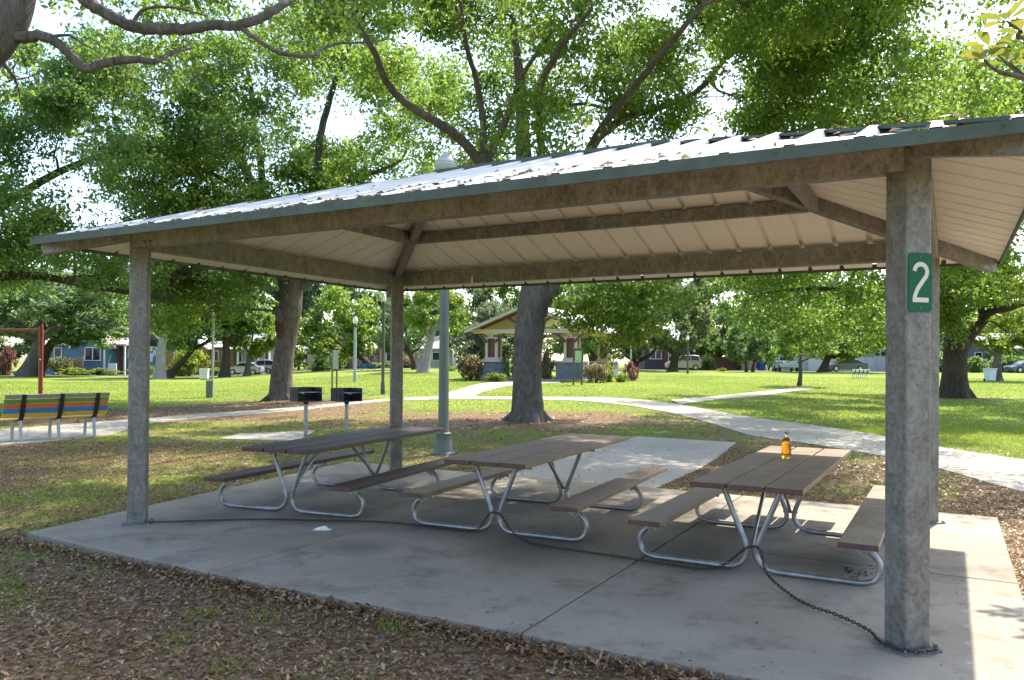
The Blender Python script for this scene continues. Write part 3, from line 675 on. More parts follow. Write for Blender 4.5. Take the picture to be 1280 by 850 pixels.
tl_ = bpy.data.objects['oak_tree.001']; sc_ = pl(353.5, 408) + np.array([0, -0.36, 0]) - b0; mb = MB(); V = []; n_ = 14
for k in range(9):
    z = -1 + 2 * k / 8; r = math.sqrt(max(0.02, 1 - z * z))
    V += [sc_ + np.array([0.20 * r * math.cos(t_) * (1 + 0.2 * math.sin(5 * t_ + k)), 0.14 * r * math.sin(t_), 0.62 * z - 0.08 * r * math.cos(t_)]) for t_ in np.linspace(0, 2 * np.pi, n_ + 1)[:-1]]
mb.add(V, [(k * n_ + j, k * n_ + (j + 1) % n_, (k + 1) * n_ + (j + 1) % n_, (k + 1) * n_ + j) for k in range(8) for j in range(n_)]); mb.build("bark_scar", bark("scar_wood", (0.04, 0.022, 0.015), (0.15, 0.09, 0.06), 2), tl_, smooth=True)
# dense dark tree beyond the left edge
b0 = np.array([-22.5, 30.0, G(-22.5, 30) - 0.12])
lb = [([b0, b0 + (0.2, 0, 2), b0 + (0.7, -.2, 4), b0 + (1.5, -.4, 7), b0 + (2.5, -.5, 10)], [0.5, 0.42, 0.4, 0.28, 0.15]),
      ([b0 + (0.7, -.2, 4), b0 + (4, -.6, 5.0), b0 + (7, -1, 4.6), b0 + (10, -1.5, 4.1)], [0.3, 0.2, 0.14, 0.07]),
      ([b0 + (0.9, -.2, 5), b0 + (4, -1.2, 7.5), b0 + (7.5, -1.5, 9.2), b0 + (11, -1.5, 9.6)], [0.28, 0.2, 0.14, 0.07]),
      ([b0 + (1.2, 0, 6), b0 + (5, 1, 6.4), b0 + (9, 1.2, 6.6), b0 + (12.5, 1, 6.2)], [0.25, 0.17, 0.12, 0.06])]
cl = [(c, rs.uniform(1.0, 1.7), int(rs.uniform(1000, 1300))) for c in fill((-16.3, 29.5, 7.9), (8.2, 5.5, 5.8), 96, rs, 4.5, 0.35)]
big_tree("live_oak", "dense dark green live oak hanging over the left side above the painted bench", b0, lb, cl, 0.16, [M['leaf_dark'], M['leaf_oak']], M['bark_dark'], 23,
         mi_of=lambda C, rs: (rs.uniform(size=len(C)) < 0.5).astype(np.int32))

# the dark-trunked oak on the right
b0 = TREE_R + np.array([0, 0, -0.12]); Yr = float(TREE_R[1]); pr = lambda x, y, d=0: P(x, y, Yr + d)
lb = [([b0, pr(1193, 470), pr(1194, 445), pr(1196, 428), pr(1190, 400), pr(1180, 360), pr(1170, 300), pr(1165, 230)], [0.62, 0.52, 0.5, 0.52, 0.36, 0.28, 0.22, 0.12]),
      ([pr(1200, 440), pr(1212, 420), pr(1226, 404), pr(1237, 390, -.5), pr(1262, 384, -1), pr(1300, 372, -1), pr(1350, 350, -1)], [0.36, 0.34, 0.28, 0.24, 0.2, 0.16, 0.1]),
      ([pr(1230, 398), pr(1222, 360, .5), pr(1240, 300, 1), pr(1255, 230, 1.5)], [0.2, 0.16, 0.13, 0.07]),
      ([pr(1190, 410), pr(1140, 375, -1), pr(1080, 365, -2), pr(1020, 360, -3), pr(960, 365, -4)], [0.26, 0.2, 0.15, 0.1, 0.05]),
      ([pr(1182, 370), pr(1120, 320, 1), pr(1060, 290, 1), pr(1000, 270, 0)], [0.24, 0.18, 0.12, 0.06])]
cl = [(c, rs.uniform(1.1, 1.8), int(rs.uniform(850, 1100))) for c in fill((17.8, Yr - 2.5, 8.9), (9.8, 10.0, 5.6), 110, rs, 4.6, 0.4)]
cl += [(pr(x, y, d), 1.15, 420) for x, y, d in ((900, 352, -3), (930, 385, -4), (960, 360, -4), (985, 400, -3), (1010, 372, -3), (1040, 402, -2), (1070, 375, -2), (1095, 405, -2), (1015, 425, -3), (1075, 425, -1), (950, 410, -4), (1100, 360, 0),
                                            (1185, 400, -1.6), (1200, 380, -1.8), (1165, 370, -1), (1225, 362, -1), (1270, 410, 1), (1255, 352, 0), (1195, 345, -1), (1285, 350, 0), (1180, 422, -1.5))]
big_tree("oak_tree", "spreading oak with a very dark trunk on the lawn right of the numbered column", b0, lb, cl, 0.18, [M['leaf_oak'], M['leaf_bright']], M['bark_dark'], 24,
         mi_of=lambda C, rs: (((C[:, 0] > 19) & (rs.uniform(size=len(C)) < 0.7)) | (rs.uniform(size=len(C)) < 0.35)).astype(np.int32))

# the near tree whose limbs cross the upper left corner
b0 = np.array([-8.4, 8.6, -0.2]); pn = lambda x, y, d=0: P(x, y, 8.6 + d)
lb = [([b0, (-8.2, 8.6, 1.4), (-7.6, 8.6, 2.9), pn(-110, 150), pn(-40, 85), pn(8, 30), pn(30, -30), pn(60, -110)], [0.30, 0.27, 0.25, 0.23, 0.21, 0.20, 0.16, 0.10]),
      ([pn(0, 44), pn(30, 46), pn(60, 47), pn(85, 66), pn(108, 85), pn(135, 78), pn(165, 74), pn(192, 77), pn(215, 66, .3), pn(240, 60, .5)], [0.11, 0.08, 0.07, 0.065, 0.062, 0.058, 0.05, 0.04, 0.025, 0.015]),
      ([pn(30, -30), pn(70, -40), pn(105, -2), pn(130, 15), pn(165, 33), pn(200, 36), pn(235, 36), pn(268, 31), pn(297, 32), pn(325, 23), pn(350, 8), pn(385, -14, .4)], [0.12, 0.1, 0.085, 0.08, 0.08, 0.075, 0.075, 0.07, 0.066, 0.06, 0.055, 0.04]),
      ([pn(300, 33), pn(322, 50), pn(345, 64), pn(365, 69), pn(388, 70), pn(405, 60, .2), pn(425, 54, .3), pn(460, 53, .5), pn(490, 48, .7)], [0.04, 0.034, 0.03, 0.027, 0.026, 0.022, 0.018, 0.013, 0.008]),
      ([pn(60, 47), pn(85, 44), pn(105, 55), pn(125, 66)], [0.025, 0.018, 0.013, 0.007]), ([pn(165, 30), pn(180, 12), pn(215, 9), pn(258, 20)], [0.03, 0.022, 0.018, 0.01])]
cl = [(pn(x, y, d), R, n) for x, y, d, R, n in ((120, -8, .4, .5, 300), (165, 8, .8, .45, 300), (215, 20, 1, .45, 260), (240, -10, .6, .5, 320), (185, 50, 1, .4, 220), (300, -12, .6, .5, 320), (205, 84, .5, .4, 260), (225, 60, .8, .35, 200),
      (330, 30, .9, .4, 200), (75, -20, .6, .5, 260), (395, -6, .9, .45, 260), (425, 26, 1.1, .35, 160), (20, 100, 1, .35, 120))]
cl += [(c, rs.uniform(0.6, 1.0), 420) for c in fill((-5.0, 9.5, 8.4), (4.0, 4.0, 2.2), 22, rs, 6.9, 0.3)]
big_tree("oak_tree", "oak just outside the left edge whose crooked grey limbs reach across the upper left corner", b0, lb, cl, 0.075, [M['leaf_oak'], M['leaf_bright']], M['bark'], 25, sub=12, flare=1.3,
         mi_of=lambda C, rs: (rs.uniform(size=len(C)) < 0.35).astype(np.int32))

# magnolia at the right: a trunk outside the frame, one spray of big leaves inside it
mg = thing("magnolia_tree", "magnolia with a spray of large yellow-green leaves in the upper right corner", "tree", (7.6, 6.4, -0.1))
mb = MB(); o = np.array([7.6, 6.4, -0.1]); LV = []; LR = []; rs = np.random.default_rng(5)
mb.tube(smooth_path([o, (7.5, 6.4, 1.5), (7.4, 6.5, 3.2), (7.3, 6.6, 5.2)], 5) - o, np.linspace(0.13, 0.06, 16), 10)
def spray(path, tips, L=0.125):
    p = smooth_path(path, 5); mb.tube(p - o, np.linspace(0.022, 0.006, len(p)), 7)
    for tp_, nl in tips:
        tp_ = np.array(tp_, float); k = int(np.argmin(np.linalg.norm(p - tp_, axis=1))); mb.tube(np.array([p[max(k - 1, 0)], tp_]) - o, [0.007, 0.004], 5)
        a0 = rs.uniform(0, 6)
        for a in range(nl):
            an = a0 + a * 2 * math.pi / nl + rs.uniform(-.3, .3); el = rs.uniform(-0.25, 0.7); d = np.array([math.cos(an) * math.cos(el), math.sin(an) * math.cos(el), math.sin(el)]); l = L * rs.uniform(0.75, 1.2)
            s_ = np.cross(d, [0, 0, 1]); s_ /= np.linalg.norm(s_); u_ = np.cross(s_, d); w = l * 0.21
            b_ = tp_ + d * 0.015; ring = [b_, b_ + d * l * .3 + s_ * w * .85 + u_ * .012, b_ + d * l * .62 + s_ * w + u_ * .015, b_ + d * l, b_ + d * l * .62 - s_ * w + u_ * .015, b_ + d * l * .3 - s_ * w * .85 + u_ * .012]
            mdl = b_ + d * l * .5 - u_ * .002
            for q0, q1 in ((0, 1), (1, 2), (2, 3), (3, 4), (4, 5), (5, 0)): LV.extend([ring[q0], ring[q1], mdl]); LR.append(0)
            v_ = rs.uniform(0.25, 1.0); LR[-6:] = [v_] * 6
pm = lambda x, y, d=0: P(x, y, 3.6 + d)
spray([(7.4, 6.5, 3.0), (6.0, 5.2, 3.5), (4.2, 4.3, 3.4), pm(1330, 112, .3), pm(1285, 98, .1), pm(1250, 90), pm(1232, 78)], [(pm(1230, 74), 8), (pm(1262, 78, .1), 5), (pm(1238, 60, .15), 5)])
spray([(7.4, 6.5, 3.4), (6.0, 5.4, 3.9), (4.3, 4.4, 3.9), pm(1310, 42, .3), pm(1275, 36, .1), pm(1262, 30)], [(pm(1258, 26), 7), (pm(1278, 40, .1), 5)])
for k in range(7):
    c = np.array([5.62 + rs.uniform(-0.1, 0.7), 7.8 + rs.uniform(-0.5, 0.6), 4.8 + rs.uniform(-0.5, 0.5)])
    spray([(7.4, 6.5, 3.4), (6.6, 6.9, 3.9), c + (0.3, 0, 0.05), c], [(c, 8), (c + (0.2, 0.12, 0.1), 6), (c + rs.uniform(-.25, .25, 3), 6)], 0.15)
for c in fill((7.5, 6.6, 4.8), (0.9, 0.9, 1.2), 26, rs, 3.2, 0.3): spray([(7.35, 6.55, 4.4), (np.array((7.35, 6.55, 4.2)) + c) / 2, c], [(c, 8), (c + (0, .15, .1), 6)], 0.15)
mb.build("trunk", M['bark'], mg, smooth=True, fix=False); quads("crown", np.array(LV) - o, 3, M['leaf_magnolia'], LR, mg)

# background trees: unit crowns shared between trees of one kind
def unit_crown(seed, n=8200, k=30, size=0.075):
    rs = np.random.default_rng(seed); cl = [(c, rs.uniform(0.2, 0.36), n // k) for c in fill((0, 0, 0), (0.82, 0.82, 0.8), k, rs, -0.7, 0.45)]
    C, Rn = clump_leaves(cl, size, rs, 7); return leaf_quads(C, size, rs, wid=0.62), Rn
UC = [unit_crown(100 + k) for k in range(4)]; UCM = {}
def crown_mesh(k, mats):
    key = (k, mats)
    if key not in UCM:
        V, Rn = UC[k]; o = quads("crown", V, 4, [M[x] for x in mats], Rn, None, (np.arange(len(Rn)) % 3 == 0).astype(np.int32) if len(mats) > 1 else None); UCM[key] = o.data; bpy.data.objects.remove(o)
    return UCM[key]
tk = [0]
def far_tree(name, label, Y, px, tr, cx, cy, rx, ry, mats, bmat, group=None, lean=0.0, limbs=4):
    tk[0] += 1; rs = np.random.default_rng(500 + tk[0]); x = (px - 640) / 990 * Y; b = np.array([x, Y, G(x, Y) - 0.1]); c = P(cx, cy, Y) ; s = Y / 990; t = thing(name, label, "tree", b, 0, group)
    R = np.array([rx * s, rx * s * 0.9, ry * s]); mb = MB(); top = c + np.array([0, 0, -0.25 * R[2]]); zl = max(c[2] - R[2] * 0.7, b[2] + 1.2)
    fork = np.array([b[0] + (top[0] - b[0]) * 0.35 + lean, Y, zl])
    p = smooth_path([b, b * 0.5 + fork * 0.5 + (rs.uniform(-.1, .1), 0, 0), fork, fork * 0.5 + top * 0.5 + rs.normal(size=3) * 0.15, top], 4)
    mb.tube(p - b, np.linspace(tr, tr * 0.35, len(p)) * (1 + 0.5 * np.exp(-np.arange(len(p)) / 1.2)), 9)
    for k in range(limbs):
        e = c + np.array([math.cos(k * 2 * math.pi / limbs + tk[0]), 0.6 * math.sin(k * 2 * math.pi / limbs + tk[0]), rs.uniform(-0.5, 0.5)]) * R * 0.7
        st = p[int(len(p) * rs.uniform(0.42, 0.6))]; pp_ = smooth_path([st, st * 0.5 + e * 0.5 + np.array([0, 0, -0.1 * R[2]]), e], 4); mb.tube(pp_ - b, np.linspace(tr * 0.5, tr * 0.12, len(pp_)), 6)
    mb.build("trunk", bmat, t, smooth=True, fix=False)
    o = link("crown", crown_mesh(tk[0] % 4, tuple(mats)), t); o.location = tuple(c - b); o.scale = tuple(R); o.rotation_euler = (0, 0, rs.uniform(0, 6.28))
B, D_, Pb = M['bark'], M['bark_dark'], M['bark_pale']
for a in (
    ("oak_tree", "pale grey-green oak with a leaning trunk left of the blue house", 82, 31, .75, 50, 374, 95, 52, ('leaf_grey', 'leaf_dark'), B, None, 1.0),
    ("oak_tree", "dark trunk close behind the red frame post, in front of the blue house", 85, 46, .6, 100, 385, 70, 38, ('leaf_dark', 'leaf_oak'), D_),
    ("tall_tree", "tall pale straight trunk standing between the blue house and the orange house", 76, 200, .48, 212, 362, 58, 45, ('leaf_bright', 'leaf_oak'), Pb),
    ("oak_tree", "low spreading dark tree with bare crossing limbs before the orange house", 82, 211, .38, 248, 395, 66, 40, ('leaf_dark', 'leaf_grey'), D_, None, 1.2, 6),
    ("oak_tree", "dark trunked tree between the orange house and the pale house", 82, 281, .48, 286, 372, 52, 52, ('leaf_dark', 'leaf_oak'), D_),
    ("round_tree", "small round bright green tree with a forked trunk behind the parked cars", 84, 309, .34, 320, 402, 36, 33, ('leaf_bright', 'leaf_oak'), B, None, 0, 3),
    ("oak_tree", "bright leafy tree behind the white globe lamp", 90, 470, .4, 425, 398, 55, 50, ('leaf_bright', 'leaf_oak'), D_),
    ("oak_tree", "dark tree with bare forked limbs left of the pale trunk", 80, 519, .36, 505, 400, 42, 40, ('leaf_dark', 'leaf_grey'), D_),
    ("tall_tree", "pale leaning trunk seen between the shelter column and the green lamp post", 70, 529, .45, 540, 372, 45, 38, ('leaf_bright', 'leaf_oak'), Pb, None, 0.5),
    ("oak_tree", "grey-green tree rising left of the pavilion roof", 100, 585, .5, 598, 392, 52, 52, ('leaf_grey', 'leaf_grey'), B),
    ("oak_tree", "dark green tree directly behind the pavilion", 82, 742, .55, 735, 392, 60, 50, ('leaf_dark', 'leaf_oak'), D_),
    ("oak_tree", "dark tree rising right of the pavilion, left of the tan car", 88, 792, .6, 800, 398, 48, 50, ('leaf_dark', 'leaf_grey'), D_),
    ("oak_tree", "grey-green oak standing right in front of the tan car", 80, 841, .5, 852, 392, 46, 52, ('leaf_grey', 'leaf_bright'), D_),
    ("oak_tree", "dense green tree above the brick wall", 97, 893, .5, 905, 398, 55, 48, ('leaf_dark', 'leaf_bright'), D_),
    ("thin_tree", "left one of two thin trunks in front of the tan fence", 80, 933, .16, 928, 420, 24, 24, ('leaf_dark', 'leaf_grey'), D_),
    ("thin_tree", "right one of two thin trunks in front of the tan fence", 81, 941, .16, 948, 422, 24, 22, ('leaf_dark', 'leaf_oak'), D_),
    ("slender_tree", "slender straight tree beside the curving path, left of the white picnic bench", 47, 999, .13, 1002, 408, 44, 34, ('leaf_oak', 'leaf_bright'), B),
    ("oak_tree", "dark trunk standing between the white garage and the grey sedan", 82, 1028, .45, 1052, 398, 78, 42, ('leaf_bright', 'leaf_oak'), D_),
    ("oak_tree", "grey-brown trunk with a white bin leaning against it at the right edge", 58, 1246, .35, 1252, 402, 55, 28, ('leaf_bright', 'leaf_lime'), B),
    ("oak_tree", "leafy tree behind the dark trunked oak, by the white house", 96, 1150, .4, 1148, 410, 50, 34, ('leaf_grey', 'leaf_bright'), B),
    ("oak_tree", "dark bushy tree behind the blue car at the right edge", 96, 1292, .4, 1285, 420, 48, 34, ('leaf_dark', 'leaf_oak'), D_),
): far_tree(*(a[:6] + (a[6] + 11, a[7] * 1.08, a[8] + 9) + a[9:]))
bk = "crowns behind the houses"
for k, px in enumerate(range(-90, 1400, 74)):
    rr = np.random.default_rng(900 + k); Y = 116 + rr.uniform(0, 22); far_tree("tall_tree", "tall tree in the row of crowns massed behind the houses and fences", Y, px, .45, px + rr.uniform(-12, 12), 378 + rr.uniform(-14, 12), 58 + rr.uniform(-8, 10), 66 + rr.uniform(-8, 8),
        (('leaf_dark', 'leaf_oak'), ('leaf_grey', 'leaf_oak'), ('leaf_bright', 'leaf_oak'), ('leaf_grey', 'leaf_grey'))[k % 4], D_, bk)

for k, px in enumerate(range(-60, 1380, 62)):
    rr = np.random.default_rng(1900 + k); Y = 109 + rr.uniform(-2, 4); far_tree("small_tree", "small bushy tree filling the gap between the houses and the tall crowns", Y, px, .2, px, 424 + rr.uniform(-6, 6), 42 + rr.uniform(-4, 8), 34 + rr.uniform(-3, 6),
        (('leaf_dark', 'leaf_oak'), ('leaf_bright', 'leaf_oak'), ('leaf_grey', 'leaf_oak'))[k % 3], D_, "small trees behind the houses", 0, 3)
# bushes
BU = {}
def bush_mesh(k, mats):
    key = (k, mats)
    if key not in BU:
        rs = np.random.default_rng(300 + k); cl = [(c, 0.34, 150) for c in fill((0, 0, 0.5), (0.75, 0.75, 0.42), 18, rs, 0.12, 0.5)]; C, Rn = clump_leaves(cl, 0.1, rs, 7); C[:, 2] = np.abs(C[:, 2])
        o = quads("foliage", leaf_quads(C, 0.11, rs, wid=0.6), 4, [M[x] for x in mats], Rn, None, (rs.uniform(size=len(C)) < 0.4).astype(np.int32) if len(mats) > 1 else None); BU[key] = o.data; bpy.data.objects.remove(o)
    return BU[key]
bk_ = [0]
def bush(label, Y, px, w, py_top, mats, name="bush", group=None):
    bk_[0] += 1; x = (px - 640) / 990 * Y; z = G(x, Y); h = P(px, py_top, Y)[2] - z; t = thing(name, label, "bush", (x, Y, z - 0.05), bk_[0] * 1.3, group)
    o = link("foliage", bush_mesh(bk_[0] % 3, tuple(mats)), t); r = w / 2 / 990 * Y * 1.25; o.scale = (r, r * 0.9, max(h, 0.4))
    mb = MB(); rs = np.random.default_rng(bk_[0])
    for k in range(5): mb.tube([(0, 0, 0), (rs.uniform(-.3, .3) * r, rs.uniform(-.3, .3) * r, h * 0.35), (rs.uniform(-.6, .6) * r, rs.uniform(-.6, .6) * r, h * 0.75)], [0.05, 0.035, 0.015], 5)
    mb.build("stems", D_, t, fix=False)
for a in (
    ("large dusky red and green bush at the left pier of the pavilion", 51.5, 588, 36, 440, ('leaf_red', 'leaf_dark')), ("dark bush between the pavilion's left pier and the big oak trunk", 53, 644, 26, 440, ('leaf_dark', 'leaf_lime')),
    ("flowering pinkish bush just right of the big oak trunk", 53, 684, 20, 442, ('leaf_pink', 'leaf_oak')), ("pink flowering bush in front of the pavilion's right pier", 50, 745, 32, 451, ('leaf_pink', 'leaf_oak')),
    ("yellow-green shrub tucked between the two pink bushes by the pavilion", 51, 762, 14, 452, ('leaf_lime', 'leaf_bright')), ("pink flowering bush at the right end of the pavilion", 54, 789, 22, 452, ('leaf_pink', 'leaf_red')),
    ("low green shrub at the foot of the pavilion's left pier", 49.5, 620, 24, 464, ('leaf_bright', 'leaf_oak')), ("low green shrub below the pink bush at the pavilion's right end", 51, 777, 18, 465, ('leaf_bright', 'leaf_oak')),
    ("red-leaved shrub at the left edge behind the grey-green oak", 88, 8, 26, 435, ('leaf_red', 'leaf_pink')), ("dark green and red shrubs beside the wooden fence of the blue house", 93, 72, 34, 444, ('leaf_dark', 'leaf_red')),
    ("low yellow-green plants along the front of the blue house", 91, 96, 40, 459, ('leaf_lime', 'leaf_bright')), ("low yellow-green plants under the big window of the blue house", 91, 132, 34, 460, ('leaf_lime', 'leaf_dark')),
    ("large lime green shrub in front of the orange house", 90, 236, 44, 432, ('leaf_lime', 'leaf_bright')), ("low lime green shrub at the foot of the tall pale trunk", 88, 216, 26, 455, ('leaf_lime', 'leaf_dark')),
    ("low dark hedge left of the orange house", 90, 178, 30, 456, ('leaf_dark', 'leaf_oak')), ("green shrub below the dark trunked tree by the parked cars", 90, 268, 28, 458, ('leaf_dark', 'leaf_bright')),
    ("dark shrub right of the scarred oak trunk", 92, 396, 40, 446, ('leaf_dark', 'leaf_oak')), ("dark green shrub behind the narrow sign", 94, 424, 34, 440, ('leaf_dark', 'leaf_bright')), ("low hedge behind the blue bench", 95, 480, 44, 452, ('leaf_dark', 'leaf_oak')),
    ("orange-tinged shrub beside the pale leaning trunk", 92, 510, 16, 446, ('leaf_pink', 'leaf_lime')), ("low round green shrub left of the pavilion", 74, 562, 22, 456, ('leaf_dark', 'leaf_lime')), ("green hedge behind the pavilion", 84, 665, 60, 446, ('leaf_dark', 'leaf_oak')),
    ("light green shrub right of the tan car", 92, 884, 22, 444, ('leaf_bright', 'leaf_grey')), ("low lime shrub on the lawn before the brick wall", 84, 902, 11, 460, ('leaf_lime', 'leaf_bright')), ("dark tall shrub between the blue bin and the white pickup", 96, 961, 22, 434, ('leaf_bright', 'leaf_oak')),
    ("dark hedge behind the oak with the very dark trunk", 90, 1168, 50, 440, ('leaf_dark', 'leaf_oak')), ("leafy shrub just right of the very dark trunk", 88, 1222, 34, 446, ('leaf_oak', 'leaf_grey')), ("dark shrub at the right edge behind the white bin", 92, 1262, 44, 442, ('leaf_dark', 'leaf_oak')),
): bush(*a)

# ------------------------------------------------------------------ grass and fallen leaves
rs = np.random.default_rng(77)
def in_slab(x, y, pad=0.0):
    i, j = Sloc(x, y); return (i > -0.7 - pad) & (i < 7.75 + 0.17 * (j + .8) + pad) & (j > -0.95 - pad) & (j < 5.14 + pad)
from mathutils import geometry as _g
def inside(poly, x, y):
    r = np.zeros(x.shape, bool); n = len(poly)
    for k in range(n):
        x0, y0 = poly[k][:2]; x1, y1 = poly[(k + 1) % n][:2]
        c = ((y0 > y) != (y1 > y)) & (x < (x1 - x0) * (y - y0) / (y1 - y0 + 1e-12) + x0); r ^= c
    return r
PATHS = [np.vstack([BR[0], BR[1][::-1]]), np.vstack([BG[0], BG[1][::-1]]), np.array(pad), np.vstack([_mu, _ml[::-1]]), np.vstack([wk_a, wk_b[::-1]]), np.array([at(*q) for q in ((-60, 545), (66, 533), (131, 527), (188, 523.5), (363, 510), (440, 503), (440, 506), (363, 514.5), (190, 529.5), (140, 543), (75, 551), (-60, 566))])]
def off_paths(x, y):
    k = ~in_slab(x, y)
    for p in PATHS: k &= ~inside(p, x, y)
    return k
def view_pts(n, y0, y1, power=1.0):
    Y = y0 + (y1 - y0) * rs.uniform(size=n) ** power; X = Y * rs.uniform(-0.88, 1.0, n); return X, Y
def blades(n, y0, y1, h, w, thr, power, name, label):
    x, y = view_pts(n, y0, y1, power); d = dens(x, y); cl = fbm(x * 2.6, y * 2.6, 9)
    k = off_paths(x, y) & (rs.uniform(size=n) < np.clip((d - 0.12) * 1.25, 0, 1)) & (cl > thr - 0.35 * d); x, y, d = x[k], y[k], d[k]; n = len(x)
    a = rs.uniform(0, 6.28, n); hh = h * rs.uniform(0.45, 1.25, n) * (0.65 + 0.5 * d); ww = w * rs.uniform(0.6, 1.3, n); z = ground(x, y) - 0.006
    L = np.stack([np.cos(a), np.sin(a)], 1); bx = rs.normal(size=(n, 2)) * 0.55 * hh[:, None]
    b = np.stack([x, y, z], 1); s = np.concatenate([L * ww[:, None] / 2, np.zeros((n, 1))], 1); t = b + np.concatenate([bx, hh[:, None]], 1)
    V = np.stack([b - s, b + s, t], 1).reshape(-1, 3)
    c = np.clip(0.45 + rs.normal(size=n) * 0.2 + 0.55 * (fbm(x * .15, y * .15, 5) - .5) + 0.1 * (y > 40), 0, 1)
    tag(quads(name, V, 3, M['grass'], c), label, "grass", None, 'stuff')
def tufts(n, per):
    x, y = view_pts(n, 3.2, 9.5, 0.8); i, j = Sloc(x, y); k = (j < -1.05) & (rs.uniform(size=n) < 0.25 + 0.75 * sstep(1.0, 6.5, i)); x, y = x[k], y[k]; n = len(x); r = rs.uniform(0.03, 0.13, n)
    cx = np.repeat(x, per) + rs.normal(size=n * per) * np.repeat(r, per); cy = np.repeat(y, per) + rs.normal(size=n * per) * np.repeat(r, per); k = off_paths(cx, cy); cx, cy = cx[k], cy[k]; n = len(cx)
    a = rs.uniform(0, 6.28, n); h = rs.uniform(0.03, 0.10, n); b = np.stack([cx, cy, ground(cx, cy) - 0.004], 1); s = np.stack([np.cos(a), np.sin(a), np.zeros(n)], 1) * 0.0045; t = b + np.concatenate([rs.normal(size=(n, 2)) * 0.5 * h[:, None], h[:, None]], 1)
    tag(quads("grass", np.stack([b - s, b + s, t], 1).reshape(-1, 3), 3, M['grass'], np.clip(rs.normal(0.38, 0.2, n), 0, 1)), "small green grass tufts pushing through the fallen leaves in front of the slab", "grass", None, 'stuff')
tufts(150, 50)
blades(400000, 3.0, 22, 0.062, 0.011, 0.62, 0.62, "grass", "patchy green grass growing around the shelter slab")
blades(320000, 20, 64, 0.055, 0.032, 0.42, 0.9, "grass", "mown lawn grass across the middle of the park")
def litter(x, y, z, size, name, label, tilt=0.35, mat='litter', smin=0.5):
    n = len(x); a = rs.uniform(0, 6.28, n); L = size * rs.uniform(smin, 1.35, n); d = np.stack([np.cos(a), np.sin(a), rs.normal(size=n) * tilt], 1); s = np.stack([-np.sin(a), np.cos(a), rs.normal(size=n) * tilt], 1)
    c = np.stack([x, y, z], 1); w = rs.uniform(0.30, 0.5, n)[:, None] * L[:, None]; up = np.zeros((n, 3)); up[:, 2] = L * rs.uniform(-0.1, 0.2, n)
    h = L[:, None] / 2; base = c + np.array([0, 0, 0.012])
    V = np.stack([base - d * h, base + s * w / 2 + up, base + d * h, base - s * w / 2 + up], 1).reshape(-1, 3); zf = np.repeat(z, 4) + 0.003; V[:, 2] = np.maximum(V[:, 2], zf)
    tag(quads(name, V, 4, M[mat], np.clip(rs.normal(0.48, 0.24, n), 0, 1)), label, "leaves", None, 'stuff')
x, y = view_pts(290000, 3.0, 17, 0.75); k = off_paths(x, y) & (rs.uniform(size=len(x)) < np.clip(1.15 - dens(x, y) * 0.95, 0.08, 1)); x, y = x[k], y[k]
litter(x, y, ground(x, y), 0.040, "fallen_leaves", "brown fallen leaves covering the ground around the slab")
i = rs.uniform(0.0, 7.8, 3800); j = -0.97 - np.abs(rs.normal(0, 0.09, 3800)); w = S(i[:, None], j[:, None]); e = np.clip(1 + (j + 0.97) / 0.22, 0, 1)
litter(w[:, 0], w[:, 1], ground(w[:, 0], w[:, 1]) + e * rs.uniform(0, 0.05, 3800), 0.045, "fallen_leaves", "leaves drifted against the front edge of the slab", 0.5)
x, y = view_pts(16000, 15, 40, 0.8); k = off_paths(x, y) & (rs.uniform(size=len(x)) < np.clip(1.0 - dens(x, y) * 1.1, 0.0, 1)); x, y = x[k], y[k]
litter(x, y, ground(x, y), 0.11, "fallen_leaves", "scattered fallen leaves under the trees beyond the shelter")
x, y = view_pts(5200, 9, 26, 0.9); k = np.zeros(len(x), bool)
for p_ in PATHS: k |= inside(p_, x, y)
x, y = x[k], y[k]; litter(x, y, ground(x, y) + 0.024, 0.06, "fallen_leaves", "leaves blown over the walkways", 0.2)
i = rs.uniform(-0.6, 7.9, 950); j = -0.85 + 5.9 * rs.uniform(size=950); e = rs.uniform(size=950) < 0.4; j[e] = np.where(rs.uniform(size=e.sum()) < 0.5, rs.uniform(-0.93, -0.7, e.sum()), rs.uniform(4.4, 5.1, e.sum()))
w = S(i[:, None], j[:, None]); litter(w[:, 0], w[:, 1], np.zeros(950) + 0.001, 0.027, "fallen_leaves", "small leaves and bits lying on the concrete slab", 0.12)
i = np.concatenate([rs.normal(5.7, 0.45, 260), rs.normal(4.4, 0.35, 330), rs.normal(3.7, 0.25, 200), rs.normal(2.6, 0.5, 130), rs.uniform(-.5, 7.5, 260)]); t = np.concatenate([np.abs(rs.normal(0.12, 0.22, 590)) + 0.02, rs.uniform(0.03, 1.0, 330), rs.uniform(0.03, 1.8, 260)])
w = S(i[:, None], (t - SO)[:, None]); litter(w[:, 0], w[:, 1], ZE + 0.05 + SLOPE * t, 0.075, "fallen_leaves", "dry leaves caught on the front slope of the shelter roof", 0.25)
mb = MB()
for k in range(60):
    c = fl(*((rs.normal(1072, 13), rs.normal(716, 7)) if k < 60 else (rs.normal(992, 16), rs.normal(694, 3))), 0.006); s = rs.uniform(0.004, 0.016)
    mb.add([c + rs.normal(size=3) * s * (1, 1, .35) for _ in range(5)], [(0, 1, 2), (0, 2, 3), (0, 3, 4), (0, 4, 1), (1, 2, 3, 4)])
tag(mb.build("charcoal_debris", M['black'], fix=False), "black charcoal crumbs and ash on the slab under the weathered table", "debris", None, 'stuff')
c0 = fl(403, 661, 0.012); mb = MB(); ks = np.linspace(-1, 1, 8)
V = [(c0[0] + 0.085 * a + rs.normal() * .01, c0[1] + 0.05 * b + rs.normal() * .01, 0.006 + 0.032 * max(0, 1 - a * a - b * b) * rs.uniform(0.2, 1.2)) for b in ks for a in ks]
